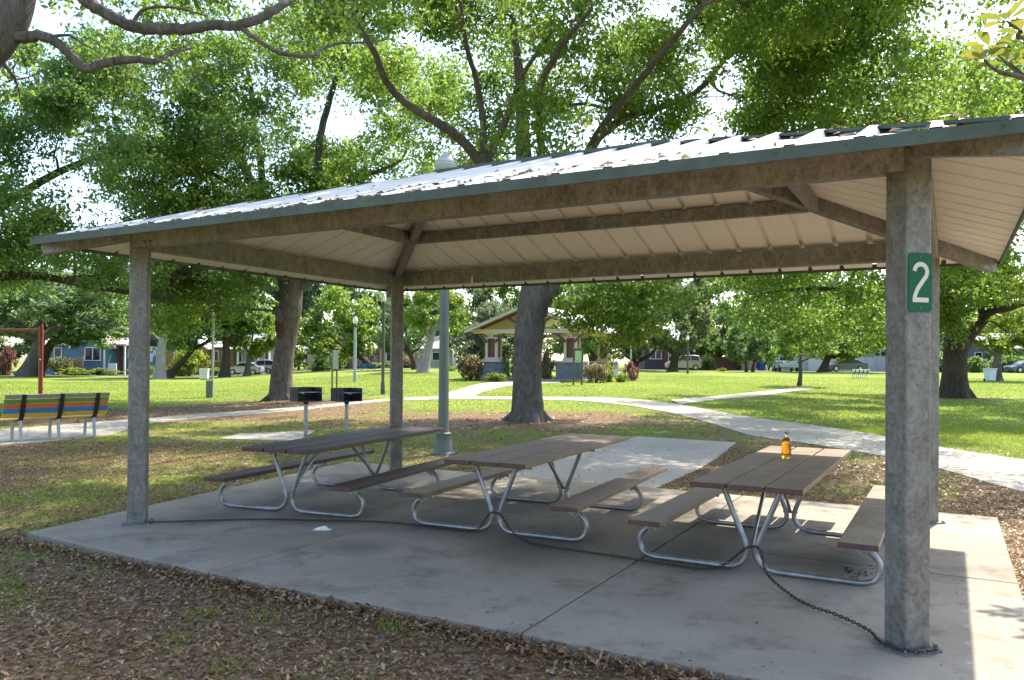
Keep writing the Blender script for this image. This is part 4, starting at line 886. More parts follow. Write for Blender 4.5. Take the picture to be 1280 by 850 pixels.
mb.add(V, [(r * 8 + s, r * 8 + s + 1, r * 8 + s + 9, r * 8 + s + 8) for r in range(7) for s in range(7)]); o = mb.build("paper_napkin", M['white'], fix=False)
o.modifiers.new("thick", 'SOLIDIFY').thickness = 0.002; tag(o, "crumpled white paper napkin lying on the slab before the dark table", "litter")
#@@PART3
# ------------------------------------------------------------------ lamps and posts
M['lamp_green'] = simple("green_grey_paint", (0.125, 0.15, 0.12), 0.5, 0.1, 0.15, 5)
M['pole_grey'] = simple("grey_pole", (0.36, 0.38, 0.38), 0.5, 0.2, 0.12, 5)
M['bronze'] = simple("bronze_pole", (0.10, 0.085, 0.07), 0.55, 0.2, 0.2, 5)
M['globe'] = simple("white_globe", (0.85, 0.85, 0.83), 0.3, 0, 0.03, 4)
def lantern_mat():
    m = NT("lantern_glass"); v = m.coord(); m.set(m.ramp(m.noise(v, 6), [(0.3, (0.62, 0.66, 0.60)), (0.7, (0.72, 0.75, 0.68))]), 0.25, 0, 0.5); m.b.inputs["Transmission Weight"].default_value = 0.35; return m.m
M['lantern'] = lantern_mat()
p = at(554, 568); H = P(558, 217, p[1])[2] - p[2]
t = thing("street_lamp", "tall green-grey lamp post with flared foot and acorn lantern rising above the shelter roof", "lamp post", p)
c = MB(); c.lathe([(0.235, -0.03), (0.235, 0.03), (0.19, 0.06), (0.165, 0.25), (0.145, 0.36), (0.155, 0.38), (0.155, 0.41), (0.125, 0.43)], n=16); c.build("base", M['lamp_green'], t, smooth=True)
c = MB(); c.lathe([(0.105, 0.42), (0.095, 1.6), (0.08, H - 0.3), (0.11, H - 0.27), (0.11, H - 0.18), (0.07, H - 0.14), (0.10, H - 0.05), (0.13, H)], n=16); c.build("pole", M['lamp_green'], t, smooth=True)
c = MB(); c.lathe([(0.13, H), (0.20, H + 0.07), (0.225, H + 0.16), (0.20, H + 0.2)], n=18); ln = c.build("lantern", M['lantern'], t, smooth=True)
c = MB(); c.lathe([(0.215, H + 0.195), (0.19, H + 0.25), (0.11, H + 0.33), (0.055, H + 0.37), (0.05, H + 0.41), (0.02, H + 0.43)], n=18); c.build("lantern_cap", M['lantern'], t, smooth=True)
p = at(443.5, 477); s = p[1] / 990
t = thing("street_lamp", "slim pale lamp post with a white globe, left of the shelter's rear column", "lamp post", p)
c = MB(); c.lathe([(2.6 * s, 0), (2.4 * s, 0.5), (1.9 * s, 0.6), (1.7 * s, 69 * s)], n=10); c.build("pole", M['pole_grey'], t, smooth=True)
c = MB(); c.lathe([(2.2 * s, 68 * s), (2.6 * s, 70 * s), (2.2 * s, 72 * s)], n=10); c.build("collar", M['bronze'], t)
c = MB(); c.lathe([(1.6 * s, 72 * s), (3.0 * s, 74 * s), (3.3 * s, 76.5 * s), (2.6 * s, 79.5 * s), (0.8 * s, 81 * s)], n=12); c.build("globe", M['globe'], t, smooth=True)
p = at(478.5, 493); s = p[1] / 990
t = thing("street_lamp", "brown lamp post with a small lantern just left of the shelter's rear column", "lamp post", p)
c = MB(); c.lathe([(3.0 * s, 0), (2.6 * s, 0.5), (2.0 * s, 0.6), (1.9 * s, 116 * s)], n=10); c.build("pole", M['bronze'], t, smooth=True)
c = MB(); c.lathe([(2.4 * s, 116 * s), (3.2 * s, 119 * s), (3.0 * s, 123 * s), (1.5 * s, 126 * s)], n=10); c.build("lantern", M['globe'], t, smooth=True)
p = at(859.5, 467); s = p[1] / 990
t = thing("lamp_post", "thin dark pole in front of the grey-green oak and the tan car", "pole", p)
c = MB(); c.lathe([(1.5 * s, 0), (1.2 * s, 1), (0.9 * s, 42 * s)], n=8); c.build("pole", M['bronze'], t); c = MB(); c.lathe([(1.2 * s, 42 * s), (2.2 * s, 44 * s), (1.0 * s, 48 * s)], n=8); c.build("lantern", M['globe'], t)
p = at(788.5, 466); s = p[1] / 990
t = thing("pole", "thin white pole at the right end of the pavilion roof", "pole", p)
c = MB(); c.lathe([(1.3 * s, 0), (1.1 * s, 49 * s)], n=8); c.build("shaft", M['pole_grey'], t); c = MB(); c.lathe([(1.7 * s, 0), (1.7 * s, 2 * s)], n=8); c.build("foot", M['pole_grey'], t)
p = at(263, 497); s = p[1] / 990
t = thing("utility_post", "grey post with green cabinet and white box on its arm, left of the scarred oak", "post", p)
c = MB(); c.tube([(2.6 * s, 0, 0), (2.6 * s, 0, 5.2)], 1.35 * s, 10); c.build("pole", M['pole_grey'], t, smooth=True)
c = MB(); c.box((-1.5 * s, 0.02, 10.5 * s), (7 * s, 6 * s, 21 * s)); c.build("cabinet", M['lamp_green'], t, bevel=0.02)
c = MB(); c.box((-4 * s, 0, 22.4 * s), (15 * s, 6 * s, 1.6 * s)); c.build("shelf", M['pole_grey'], t)
c = MB(); c.prism([(-13 * s, -3 * s, 23.6 * s), (-3.2 * s, -3 * s, 23.6 * s), (-2.4 * s, -3 * s, 36 * s), (-13.4 * s, -3 * s, 36 * s)], (0, 6 * s, 0)); c.build("box", M['white'], t, bevel=0.02)
p = at(418, 487); s = p[1] / 990
t = thing("park_sign", "narrow grey-green notice board on two thin posts seen almost edge on, behind the right grill", "sign", p, math.radians(66))
for d in (-4.6, 4.6): c = MB(); c.box((d * s, 0, 24 * s), (1.5 * s, 1.5 * s, 48 * s)); c.build("post", M['bronze'], t)
c = MB(); c.box((0, -0.02, 37 * s), (12 * s, 2.4 * s, 23 * s)); c.build("board", M['lamp_green'], t, bevel=0.01)
p = at(722, 481.5); s = p[1] / 990
t = thing("park_sign", "dark framed notice board with a pale green panel on two posts before the pavilion", "sign", p, math.radians(-8))
for d in (-5.2, 5.2): c = MB(); c.box((d * s, 0, 22 * s), (2.0 * s, 2.0 * s, 44 * s)); c.build("post", M['bronze'], t)
c = MB(); c.box((0.4 * s, 0, 38.5 * s), (13.5 * s, 1.8 * s, 15.5 * s)); f_ = c.build("frame", M['bronze'], t, bevel=0.01)
c = MB(); c.box((0.8 * s, -1.0 * s, 37 * s), (8 * s, 0.4 * s, 12 * s)); c.build("panel", simple("notice_green", (0.35, 0.55, 0.30), 0.4, 0, 0.2, 3), f_)

# ------------------------------------------------------------------ grills
def grill(name, label, px, py0, Y, ztop, rz, chain_):
    b = P(px, py0, Y); z0 = G(b[0], Y); t = thing(name, label, "grill", (b[0], Y, z0), rz, "black park grills"); h = ztop - z0; w, d, k = 0.56, 0.44, 0.30; th = 0.012
    c = MB(); c.lathe([(0.042, -0.05), (0.042, h - k - 0.06)], n=12); c.build("post", M['tube'], t, smooth=True)
    c = MB(); c.lathe([(0.055, h - k - 0.07), (0.055, h - k - 0.005)], n=12); c.build("swivel_collar", M['black'], t)
    c = MB(); z = h - k
    c.box((0, 0, z), (w, d, th)); c.box((0, d / 2, z + k / 2), (w, th, k)); c.box((w / 2 - th / 2, -0.003, z + k / 2), (th, d - 0.02, k))
    # the left side carries two rows of notches
    x = -w / 2 + th / 2; ys = [-d / 2 + 0.01, -d / 2 + 0.07, -d / 2 + 0.125, -d / 2 + 0.215, -d / 2 + 0.27, d / 2 - 0.008]
    for a in (0, 2, 4): c.box((x, (ys[a] + ys[a + 1]) / 2, z + k / 2), (th, ys[a + 1] - ys[a], k))
    for a in (1, 3):
        ym = (ys[a] + ys[a + 1]) / 2; L = ys[a + 1] - ys[a]
        for z0_, z1_ in ((0, 0.06), (k - 0.05, k)): c.box((x, ym, z + (z0_ + z1_) / 2), (th, L, z1_ - z0_))
        for zz in (0.105, 0.155, 0.205): c.box((x, ym + 0.012, z + zz), (th, L - 0.024, 0.018))
    c.build("firebox", M['black'], t)
    c = MB()
    for yy in np.linspace(-d / 2 + 0.03, d / 2 - 0.03, 11): c.tube([(-w / 2 + 0.02, yy, z + 0.19), (w / 2 - 0.02, yy, z + 0.19)], 0.006, 5)
    c.tube([(-w / 2 + 0.05, -d / 2 - 0.10, z + 0.19), (-w / 2 + 0.05, d / 2 - 0.02, z + 0.19)], 0.008, 6); c.tube([(w / 2 - 0.05, -d / 2 - 0.10, z + 0.19), (w / 2 - 0.05, d / 2 - 0.02, z + 0.19)], 0.008, 6)
    c.build("grate", M['plate'], t)
    for sx in (-1, 1): c = MB(); c.tube([(sx * (w / 2 - 0.05) + 0.018 * math.cos(a), -d / 2 - 0.08 - 0.012 * a, z + 0.19 + 0.018 * math.sin(a)) for a in np.linspace(0, 12, 40)], 0.005, 5); c.build("coil_handle", M['tube'], t)
    return t
grill("park_grill", "black pedestal grill on a steel post, the left one beside the scarred oak", 382, 545, 17.3, P(383, 484, 17.3)[2], math.radians(38), 0)
grill("park_grill", "black pedestal grill on a steel post, the right one with ashy inner wall", 433, 540, 18.2, P(433, 485, 18.2)[2], math.radians(52), 1)

# ------------------------------------------------------------------ benches
pc_ = lambda n, c: simple(n, c, 0.55, 0, 0.14, 8)
CB = {'tan': pc_("taupe_slat", (0.26, 0.20, 0.17)), 'green': pc_("green_slat", (0.12, 0.22, 0.025)), 'orange': pc_("orange_slat", (0.52, 0.115, 0.035)), 'blue': pc_("blue_slat", (0.035, 0.15, 0.34)),
      'yellow': pc_("yellow_slat", (0.50, 0.30, 0.03)), 'teal': pc_("teal_slat", (0.10, 0.36, 0.36)), 'white': pc_("white_slat", (0.65, 0.66, 0.64)), 'dark': pc_("dark_slat", (0.06, 0.06, 0.05))}
def bench(label, loc, rz, W, back, seat, legs=3, s=1.0, lm=None, strap='black'):
    """back side faces -y"""
    t = thing("park_bench", label, "bench", loc, rz); nb = len(back)
    for k, cname in enumerate(back):                         # from the top down
        z = (0.93 - k * 0.098) * s; y = (-0.20 + 0.028 * k) * s - (0.02 * s if k == 0 else 0); c = MB()
        Rx = np.array(Matrix.Rotation(math.radians(14), 3, 'X')); c.box((0, y, z), (W, 0.04 * s, 0.088 * s), Rx); tag(c.build("back_slat", CB[cname], t, bevel=0.006), {'tan': "taupe", 'green': "green", 'orange': "orange", 'blue': "blue", 'yellow': "yellow", 'teal': "teal", 'white': "white", 'dark': "dark"}[cname] + " slat")
    for k, cname in enumerate(seat): c = MB(); c.box((0, (0.03 + 0.115 * k) * s, 0.455 * s), (W, 0.10 * s, 0.04 * s)); tag(c.build("seat_slat", CB[cname], t, bevel=0.006), cname + " seat slat" if cname != 'tan' else "taupe seat slat")
    for x in np.linspace(-W / 2 + 0.17 * W, W / 2 - 0.12 * W, legs):
        pts = [(x, -0.243 * s, 0.97 * s), (x, -0.20 * s, 0.78 * s), (x, -0.135 * s, 0.58 * s), (x, -0.09 * s, 0.50 * s), (x, -0.0 * s, 0.425 * s), (x, 0.25 * s, 0.425 * s), (x, 0.46 * s, 0.43 * s)]
        sp = smooth_path(pts, 4); c = MB()
        for k in range(len(sp) - 1): c.bar(sp[k], sp[k + 1], 0.085 * s, 0.018 * s, up=(0, -1, 0.4))
        c.build("strap", M[strap], t)
        for y, dy in ((-0.03, -0.06), (0.36, 0.05)): c = MB(); c.tube([(x, y * s, 0.43 * s), (x, (y + dy) * s, -0.04)], 0.034 * s, 8); c.build("leg", lm or M['pole_grey'], t, smooth=True)
    return t
a0, a1 = at(10, 553), at(117, 546); d = a1 - a0; m_ = (a0 + a1) / 2; L_ = np.linalg.norm(d[:2])
bench("painted park bench with green, orange, blue and yellow back slats beside the left sidewalk", (m_[0] + 0.05, m_[1], m_[2]), math.atan2(d[1], d[0]), L_ * 1.22, ['tan', 'green', 'orange', 'blue', 'yellow'], ['yellow', 'blue', 'orange'], 3, 1.05)
a0 = at(-42, 498); bench("end of a teal and orange painted bench with a dark seat at the left edge", (a0[0], a0[1], a0[2]), math.radians(172), 2.1, ['teal', 'orange', 'orange', 'teal'], ['dark', 'dark', 'dark'], 3, 1.0, CB['teal'], 'lamp_green')
a0 = at(459, 464); bench("distant bright blue bench on the lawn behind the white globe lamp", (a0[0], a0[1], a0[2]), math.radians(4), 22.5 / 990 * a0[1], ['blue', 'blue', 'blue', 'blue'], ['blue', 'blue'], 3, 0.72)
a0 = at(1075, 473); bench("distant white and teal painted bench on the lawn in front of the grey sedan", (a0[0], a0[1], a0[2]), math.radians(6), 23 / 990 * a0[1], ['white', 'teal', 'white', 'dark'], ['white', 'white'], 4, 0.72)

# red frame at the left edge
p = at(50.5, 500); s = p[1] / 990; red = simple("red_brown_paint", (0.23, 0.035, 0.022), 0.5, 0.1, 0.25, 4)
t = thing("swing_frame", "red-brown steel post and crossbar frame behind the painted bench", "play frame", p)
for x in (0, -4.2): c = MB(); c.tube([(x, 0, -0.05), (x, 0, 92 * s)], 2.7 * s, 10); c.build("post", red, t, smooth=True)
c = MB(); c.tube([(-4.2, 0, 86.5 * s), (0, 0, 87.5 * s)], 1.6 * s, 8); c.build("crossbar", red, t, smooth=True)
c = MB(); c.lathe([(0.04, 0), (0.04, 0.03)], (0.02, -2.8 * s, 50 * s), 8); c.build("clamp", M['white'], t)

# ------------------------------------------------------------------ pavilion on the lawn
def brickish(name, c, mort, sc=7):
    m = NT(name); v = m.coord(); b = m.n("TexBrick"); b.inputs["Scale"].default_value = sc; b.inputs["Color1"].default_value = (*c, 1); b.inputs["Color2"].default_value = (*(np.array(c) * 0.75), 1); b.inputs["Mortar"].default_value = (*mort, 1)
    m.l(v, b.inputs[0]); return m.set(b.outputs[0], 0.8, 0, 0.3)
gz_cream = simple('pavilion_cream', (0.56, 0.48, 0.42), 0.6, 0, 0.08, 4); maroon = simple("maroon_paint", (0.115, 0.04, 0.034), 0.5, 0, 0.12, 4); stone = simple("blue_grey_stone", (0.16, 0.175, 0.22), 0.8, 0, 0.3, 3, 0.1); shingle = simple("grey_shingle", (0.30, 0.285, 0.27), 0.8, 0, 0.15, 8)
W_sof = simple("soffit_paint", (0.50, 0.41, 0.37), 0.7, 0, 0.1, 3); Yg = 54.0; gx0 = P(665, 470, Yg)[0]; gz0 = G(gx0, Yg); RZ = math.radians(-22)
gz = thing("pavilion", "open craftsman pavilion with gabled grey roof, maroon trim and blue-grey stone piers", "pavilion", (gx0, Yg, gz0), RZ)
PX, PD_ = 2.85, 8.2
for (x, y) in ((-PX, 0), (PX, 0), (PX, PD_), (-PX, PD_)):
    c = MB(); c.box((x, y, 0.60), (1.75, 1.6, 1.2)); pr_ = c.build("stone_pier", stone, gz, bevel=0.02)
    c = MB(); c.box((x, y, 1.25), (1.95, 1.8, 0.12)); c.build("cap", gz_cream, pr_, bevel=0.02)
    c = MB()
    for sx in (-1, 1):
        for sy in (-1, 1): c.box((x + sx * 0.36, y + sy * 0.36, 2.1), (0.18, 0.18, 1.6))
    c.box((x, y, 1.40), (0.98, 0.98, 0.2)); c.box((x, y, 2.86), (0.98, 0.98, 0.1)); c.box((x, y, 3.1), (0.95, 0.95, 0.12)); c.box((x, y, 2.98), (0.2, 0.95, 0.14)); co = c.build("column", gz_cream, gz, bevel=0.01)
    c = MB(); c.box((x, y, 2.1), (0.62, 0.62, 1.42)); c.build("infill_panel", maroon, co)
    for sx in (-1, 1): c = MB(); c.bar((x + sx * 0.3, y - 0.5, 2.55), (x + sx * 1.15, y - 0.5, 3.3), 0.14, 0.16, up=(0, -1, 0)); c.build("bracket", maroon, gz)
ZG0, ZG1, HWG = 3.35, 5.15, 4.5
for y in (-0.55, PD_ + 0.55): c = MB(); c.box((0, y, 3.28), (8.2, 0.22, 0.28)); c.build("truss_chord", gz_cream, gz)
for x in (-PX, PX): c = MB(); c.box((x, PD_ / 2, 3.28), (0.22, PD_ + 0.8, 0.26)); c.build("side_beam", gz_cream, gz)
for sx in (-1, 1):
    c = MB(); c.bar((0.0, -0.55, ZG1 - 0.28), (sx * 3.6, -0.55, ZG0 + 0.12), 0.16, 0.18, up=(0, -1, 0)); c.build("truss_rafter", maroon, gz)
    c = MB(); c.bar((sx * 0.3, -0.56, 3.45), (sx * 1.6, -0.56, 4.25), 0.13, 0.13, up=(0, -1, 0)); c.build("truss_strut", maroon, gz)
    c = MB(); sl_ = np.array([(0, ZG1), (sx * HWG, ZG0 + 0.02), (sx * HWG, ZG0 - 0.10), (0, ZG1 - 0.14)]); c.prism([(a, -1.3, b) for a, b in sl_], (0, PD_ + 2.6, 0)); c.build("roof", shingle, gz)
    c = MB(); c.prism([(a, -1.25, b) for a, b in np.array([(0, ZG1 - 0.145), (sx * (HWG - 0.1), ZG0 - 0.065), (sx * (HWG - 0.1), ZG0 - 0.10), (0, ZG1 - 0.19)])], (0, PD_ + 2.5, 0)); c.build("soffit", W_sof, gz)
    c = MB(); c.prism([(a, -1.36, b) for a, b in sl_ - np.array([0, 0.10])], (0, 0.06, 0)); c.build("barge_board", gz_cream, gz)
c = MB(); c.box((0, -0.56, 4.1), (0.2, 0.2, 1.4)); c.build("king_post", maroon, gz)
c = MB(); c.box((0, PD_ / 2, 0.03), (8.2, PD_ + 2.0, 0.1)); c.build("floor", M['path'], gz)

# ------------------------------------------------------------------ houses and fences across the street
M['roof_pink'] = simple("pinkish_roof", (0.38, 0.31, 0.28), 0.85, 0, 0.14, 3); M['roof_pale'] = simple("pale_roof", (0.36, 0.34, 0.33), 0.8, 0, 0.12, 3)
def siding(name, c):
    m = NT(name); v = m.coord(); w = m.n("TexWave"); w.bands_direction = 'Z'; w.inputs["Scale"].default_value = 2.2; w.inputs["Distortion"].default_value = 0; m.l(v, w.inputs[0])
    col = m.mix(0.14, m.ramp(m.noise(v, 2), [(0.3, tuple(np.array(c) * 0.85)), (0.7, c)]), w.outputs[0], 'MULTIPLY'); return m.set(col, 0.65, 0, 0.3)
W_blue, W_orange, W_white, W_tan, W_plum, W_grey = (siding(n, c) for n, c in (("blue_siding", (0.13, 0.22, 0.31)), ("orange_wall", (0.42, 0.22, 0.09)), ("white_siding", (0.62, 0.60, 0.58)), ("tan_wall", (0.44, 0.35, 0.25)), ("plum_wall", (0.12, 0.08, 0.10)), ("slate_wall", (0.16, 0.18, 0.22))))
hx = lambda px, Y: (px - 640) / 990 * Y
def house(label, Y, px0, px1, yb, secs, wins, doors=(), name="house", extra=None):
    """secs: (px0,px1,y_eave,y_ridge,kind,wall,roof,dy,depth); wins: (px0,px1,ytop,ybot,dy); doors: (px0,px1,ytop,material,dy)"""
    xm = hx((px0 + px1) / 2, Y); z0 = min(G(xm, Y), G(hx(px0, Y), Y), G(hx(px1, Y), Y)) - 0.1; t = thing(name, label, "house", (xm, Y, z0)); Z = lambda px, py: P(px, py, Y)[2] - z0; X = lambda px: hx(px, Y) - xm
    for (a, b, ye, yr, kind, wm, rm, dy, dep) in secs:
        x0, x1 = X(a), X(b); ze, zr_ = Z((a + b) / 2, ye), Z((a + b) / 2, yr); c = MB(); o_ = 0.35
        if kind == 'gable':
            c.prism([(x0, dy, -0.3), (x1, dy, -0.3), (x1, dy, ze), ((x0 + x1) / 2, dy, zr_ - 0.12), (x0, dy, ze)], (0, dep, 0)); c.build("wall", wm, t); xm_ = (x0 + x1) / 2; k = (zr_ - ze) / (x1 - xm_)
            c = MB()
            for s_, xe in ((-1, x0 - o_), (1, x1 + o_)): c.prism([(xm_, dy - o_, zr_), (xe, dy - o_, ze - k * o_), (xe, dy - o_, ze - k * o_ - 0.14), (xm_, dy - o_, zr_ - 0.14)], (0, dep + 2 * o_, 0))
            rf = c.build("roof", rm, t)
            c = MB()
            for s_, xe in ((-1, x0 - o_), (1, x1 + o_)): c.prism([(xm_, dy - o_ - 0.05, zr_ - 0.02), (xe, dy - o_ - 0.05, ze - k * o_ - 0.02), (xe, dy - o_ - 0.05, ze - k * o_ - 0.24), (xm_, dy - o_ - 0.05, zr_ - 0.24)], (0, 0.045, 0))
            c.build("barge_board", M['white'], rf)
        else:
            c.box(((x0 + x1) / 2, dy + dep / 2, ze / 2 - 0.15), (x1 - x0, dep, ze + 0.3)); c.build("wall", wm, t)
            c = MB(); c.prism([(x0 - o_, dy - 0.5, ze - 0.1), (x0 - o_, dy + dep / 2, zr_), (x0 - o_, dy + dep + 0.5, ze - 0.1), (x0 - o_, dy + dep + 0.5, ze - 0.02), (x0 - o_, dy + dep / 2, zr_ + 0.14), (x0 - o_, dy - 0.5, ze + 0.04)], (x1 - x0 + 2 * o_, 0, 0)); c.build("roof", rm, t)
    for (a, b, y0, y1, dy) in wins:
        x0, x1, z1, z0_ = X(a), X(b), Z(a, y0), Z(a, y1); fr = 0.10; c = MB(); ym = dy - 0.03
        c.box(((x0 + x1) / 2, ym, z1 - fr / 2), (x1 - x0, 0.1, fr)); c.box(((x0 + x1) / 2, ym - 0.02, z0_ + fr / 2), (x1 - x0 + 0.1, 0.14, fr)); h_ = z1 - z0_ - 2 * fr - 0.004
        for xx in ([x0 + fr / 2, x1 - fr / 2] + ([(x0 + x1) / 2] if x1 - x0 > 1.3 else [])): c.box((xx, ym, (z0_ + z1) / 2), (fr, 0.1, h_))
        w_ = c.build("window", M['white'], t); c = MB(); c.box(((x0 + x1) / 2, dy - 0.012, (z0_ + z1) / 2), (x1 - x0 - fr, 0.02, z1 - z0_ - fr)); c.build("pane", M['glass_dark'], w_)
    for (a, b, y0, dm, dy) in doors:
        x0, x1, z1 = X(a), X(b), Z(a, y0); c = MB(); c.box(((x0 + x1) / 2, dy - 0.03, z1 / 2), (x1 - x0, 0.08, z1)); d_o = c.build("door", dm, t); c = MB(); c.lathe([(0.04, 0), (0.04, 0.06)], (x1 - 0.12, dy - 0.1, z1 * 0.5), 8); c.build("handle", M['tube'], d_o)
    if extra: extra(t, X, Z)
    return t
red_door = simple("red_brown_door", (0.17, 0.05, 0.035), 0.6, 0, 0.1, 3)
def blue_extra(t, X, Z):
    c = MB(); x0, x1 = X(139), X(168); z = Z(150, 431); c.prism([(x0, -2.2, z - 0.1), (x1, -2.2, z - 0.1), (x1, 0.4, z + 0.7), (x0, 0.4, z + 0.7)], (0, 0, 0.14)); pr_ = c.build("porch_roof", M['roof_pink'], t)
    for px in (141, 166): c = MB(); c.box((X(px), -2.0, z / 2 - 0.05), (0.16, 0.16, z - 0.1)); c.build("porch_post", M['white'], t)
    c = MB(); c.box((X(151), -2.0, 0.75), (X(156) - X(146), 0.12, 1.5)); c.build("porch_screen", M['white'], t)
house("blue house with white trimmed gable, big white window and red-brown door", 98, 55, 168, 468, [(98, 142, 431, 411, 'gable', W_blue, M['roof_pink'], -1.2, 9), (40, 98, 431, 413, 'side', W_blue, M['roof_pink'], 1.0, 7.5), (142, 168, 432, 414, 'side', W_blue, M['roof_pink'], 0.6, 7)],
      [(112.5, 132.5, 434, 451, -1.2), (87, 94, 434, 449, 1.0), (62, 72, 434, 449, 1.0), (157, 164, 435, 447, 0.6)], [(146.5, 154.5, 434, red_door, 0.6)], extra=blue_extra)
house("orange house with pale roof behind the lime green shrub", 100, 204, 291, 467, [(204, 262, 433, 415, 'gable', W_orange, M['roof_pale'], -1.0, 9), (262, 291, 434, 418, 'side', W_orange, M['roof_pale'], 0.5, 8)],
      [(222, 232, 440, 455, -1.0), (266, 272, 438, 452, 0.5), (276, 284, 438, 452, 0.5)], [(247, 254, 439, red_door, -1.0)])
def porch_extra(t, X, Z):
    z = Z(315, 437); c = MB(); c.prism([(X(289), -2.4, z - 0.1), (X(345), -2.4, z - 0.1), (X(345), 0.3, z + 0.9), (X(289), 0.3, z + 0.9)], (0, 0, 0.15)); c.build("porch_roof", M['roof_pale'], t)
    for px in (291, 305, 330, 343): c = MB(); c.box((X(px), -2.2, z / 2 - 0.05), (0.2, 0.2, z - 0.1)); c.build("porch_post", M['white'], t)
    c = MB(); c.box((X(317), -2.2, 0.7), (X(342) - X(292), 0.15, 0.7)); c.build("porch_rail", W_orange, t)
house("pale house with porch and light grey roof behind the parked cars", 101, 288, 346, 467, [(288, 346, 434, 415, 'side', W_white, M['roof_pale'], 0, 8)], [(296, 303, 439, 453, 0), (331, 339, 438, 450, 0)], [(309, 316, 440, M['black'], 0)], extra=porch_extra)
house("brown-roofed tan house half hidden behind trees left of the blue bench", 104, 388, 424, 464, [(384, 424, 436, 418, 'side', W_tan, M['roof_pale'], 0, 8)], [(394, 402, 441, 452, 0), (410, 418, 441, 452, 0)], [(404, 408, 443, red_door, 0)])
house("tan house with pale window between the brown fence and the pavilion", 104, 474, 566, 464, [(474, 520, 434, 414, 'gable', W_tan, M['roof_pale'], -1, 8), (520, 566, 436, 420, 'side', W_white, M['roof_pale'], 0, 8)], [(484, 492, 439, 452, -1), (502, 510, 439, 452, -1), (540, 550, 440, 451, 0)], [(526, 532, 441, red_door, 0)])
house("dark plum house with white framed windows behind the tan car", 97, 806, 868, 464, [(806, 868, 431, 412, 'side', W_plum, M['roof_pale'], 0, 8)], [(812, 827, 437, 449, 0), (835, 847, 436, 452, 0), (854, 862, 437, 450, 0)], [(829, 833.5, 438, red_door, 0)])
house("white garage with pinkish roof edge beside the white pickup", 92, 1002, 1042, 464, [(1002, 1042, 443, 434, 'side', siding("garage_siding", (0.58, 0.64, 0.72)), M['roof_pink'], 0, 7)], [(1005, 1008, 447, 452, 0)], [(1010, 1038, 447, M['white'], 0)], name="garage")
house("two storey white house rising behind the pale fence", 108, 1062, 1150, 462, [(1062, 1108, 434, 416, 'gable', W_white, M['roof_pale'], -1, 9), (1108, 1150, 430, 408, 'side', W_white, M['roof_pale'], 0, 9)], [(1072, 1078, 436, 446, -1), (1088, 1096, 436, 446, -1), (1096.5, 1101, 436, 446, -1), (1118, 1126, 434, 446, 0)], [(1138, 1143, 440, red_door, 0)])
house("slate grey house behind hedges at the right edge", 100, 1166, 1300, 466, [(1166, 1230, 436, 414, 'gable', W_grey, M['roof_pale'], -1, 9), (1230, 1300, 436, 416, 'side', W_tan, M['roof_pale'], 0, 9)], [(1178, 1186, 440, 454, -1), (1212, 1222, 440, 454, -1), (1256, 1266, 441, 453, 0)], [(1196, 1202, 441, red_door, -1)])

def fence(label, Y, px0, px1, ytop, bmat, n, plank=0.0, cap=True):
    x0, x1 = hx(px0, Y), hx(px1, Y); zb = lambda x: G(x, Y); t = thing("fence", label, "fence", (x0, Y, zb(x0))); h = P((px0 + px1) / 2, ytop, Y)[2] - zb((x0 + x1) / 2); xs = np.linspace(0, x1 - x0, n + 1); o = zb(x0)
    for k in range(n):
        c = MB(); m = max(1, int((xs[k + 1] - xs[k]) / plank)) if plank else 1
        for j in range(m):
            a, b = xs[k] + (xs[k + 1] - xs[k]) * j / m, xs[k] + (xs[k + 1] - xs[k]) * (j + 1) / m; z = zb(x0 + a) - o
            c.box(((a + b) / 2, 0, z + h / 2), (b - a - (0.02 if plank else 0), 0.05, h))
        c.build("fence_panel", bmat, t)
    for k in range(n + 1): c = MB(); z = zb(x0 + xs[k]) - o; c.box((xs[k], -0.03, z + h / 2 + 0.03), (0.14, 0.14, h + 0.06)); c.build("post", bmat, t)
    return t
fence("pale vinyl fence behind the grey sedan", 94, 1040, 1168, 446.5, simple("vinyl_tan", (0.45, 0.44, 0.42), 0.6, 0, 0.08, 1), 9, 0.3)
fence("dark brown board fence behind the blue bench", 97, 422, 474, 440, simple("brown_boards", (0.12, 0.085, 0.065), 0.8, 0, 0.3, 3), 5, 0.2)
fence("short natural wood fence beside the blue house", 95, 88.5, 104, 446, simple("wood_boards", (0.40, 0.27, 0.16), 0.8, 0, 0.25, 3), 2, 0.2)
fence("reddish brick garden wall right of the tan car", 96, 868, 926, 446, brickish("red_brick", (0.22, 0.10, 0.075), (0.3, 0.27, 0.24)), 4)
fence("tan board fence left of the blue bins", 95, 927, 944, 446, simple("tan_boards", (0.46, 0.36, 0.28), 0.8, 0, 0.15, 3), 2, 0.25)

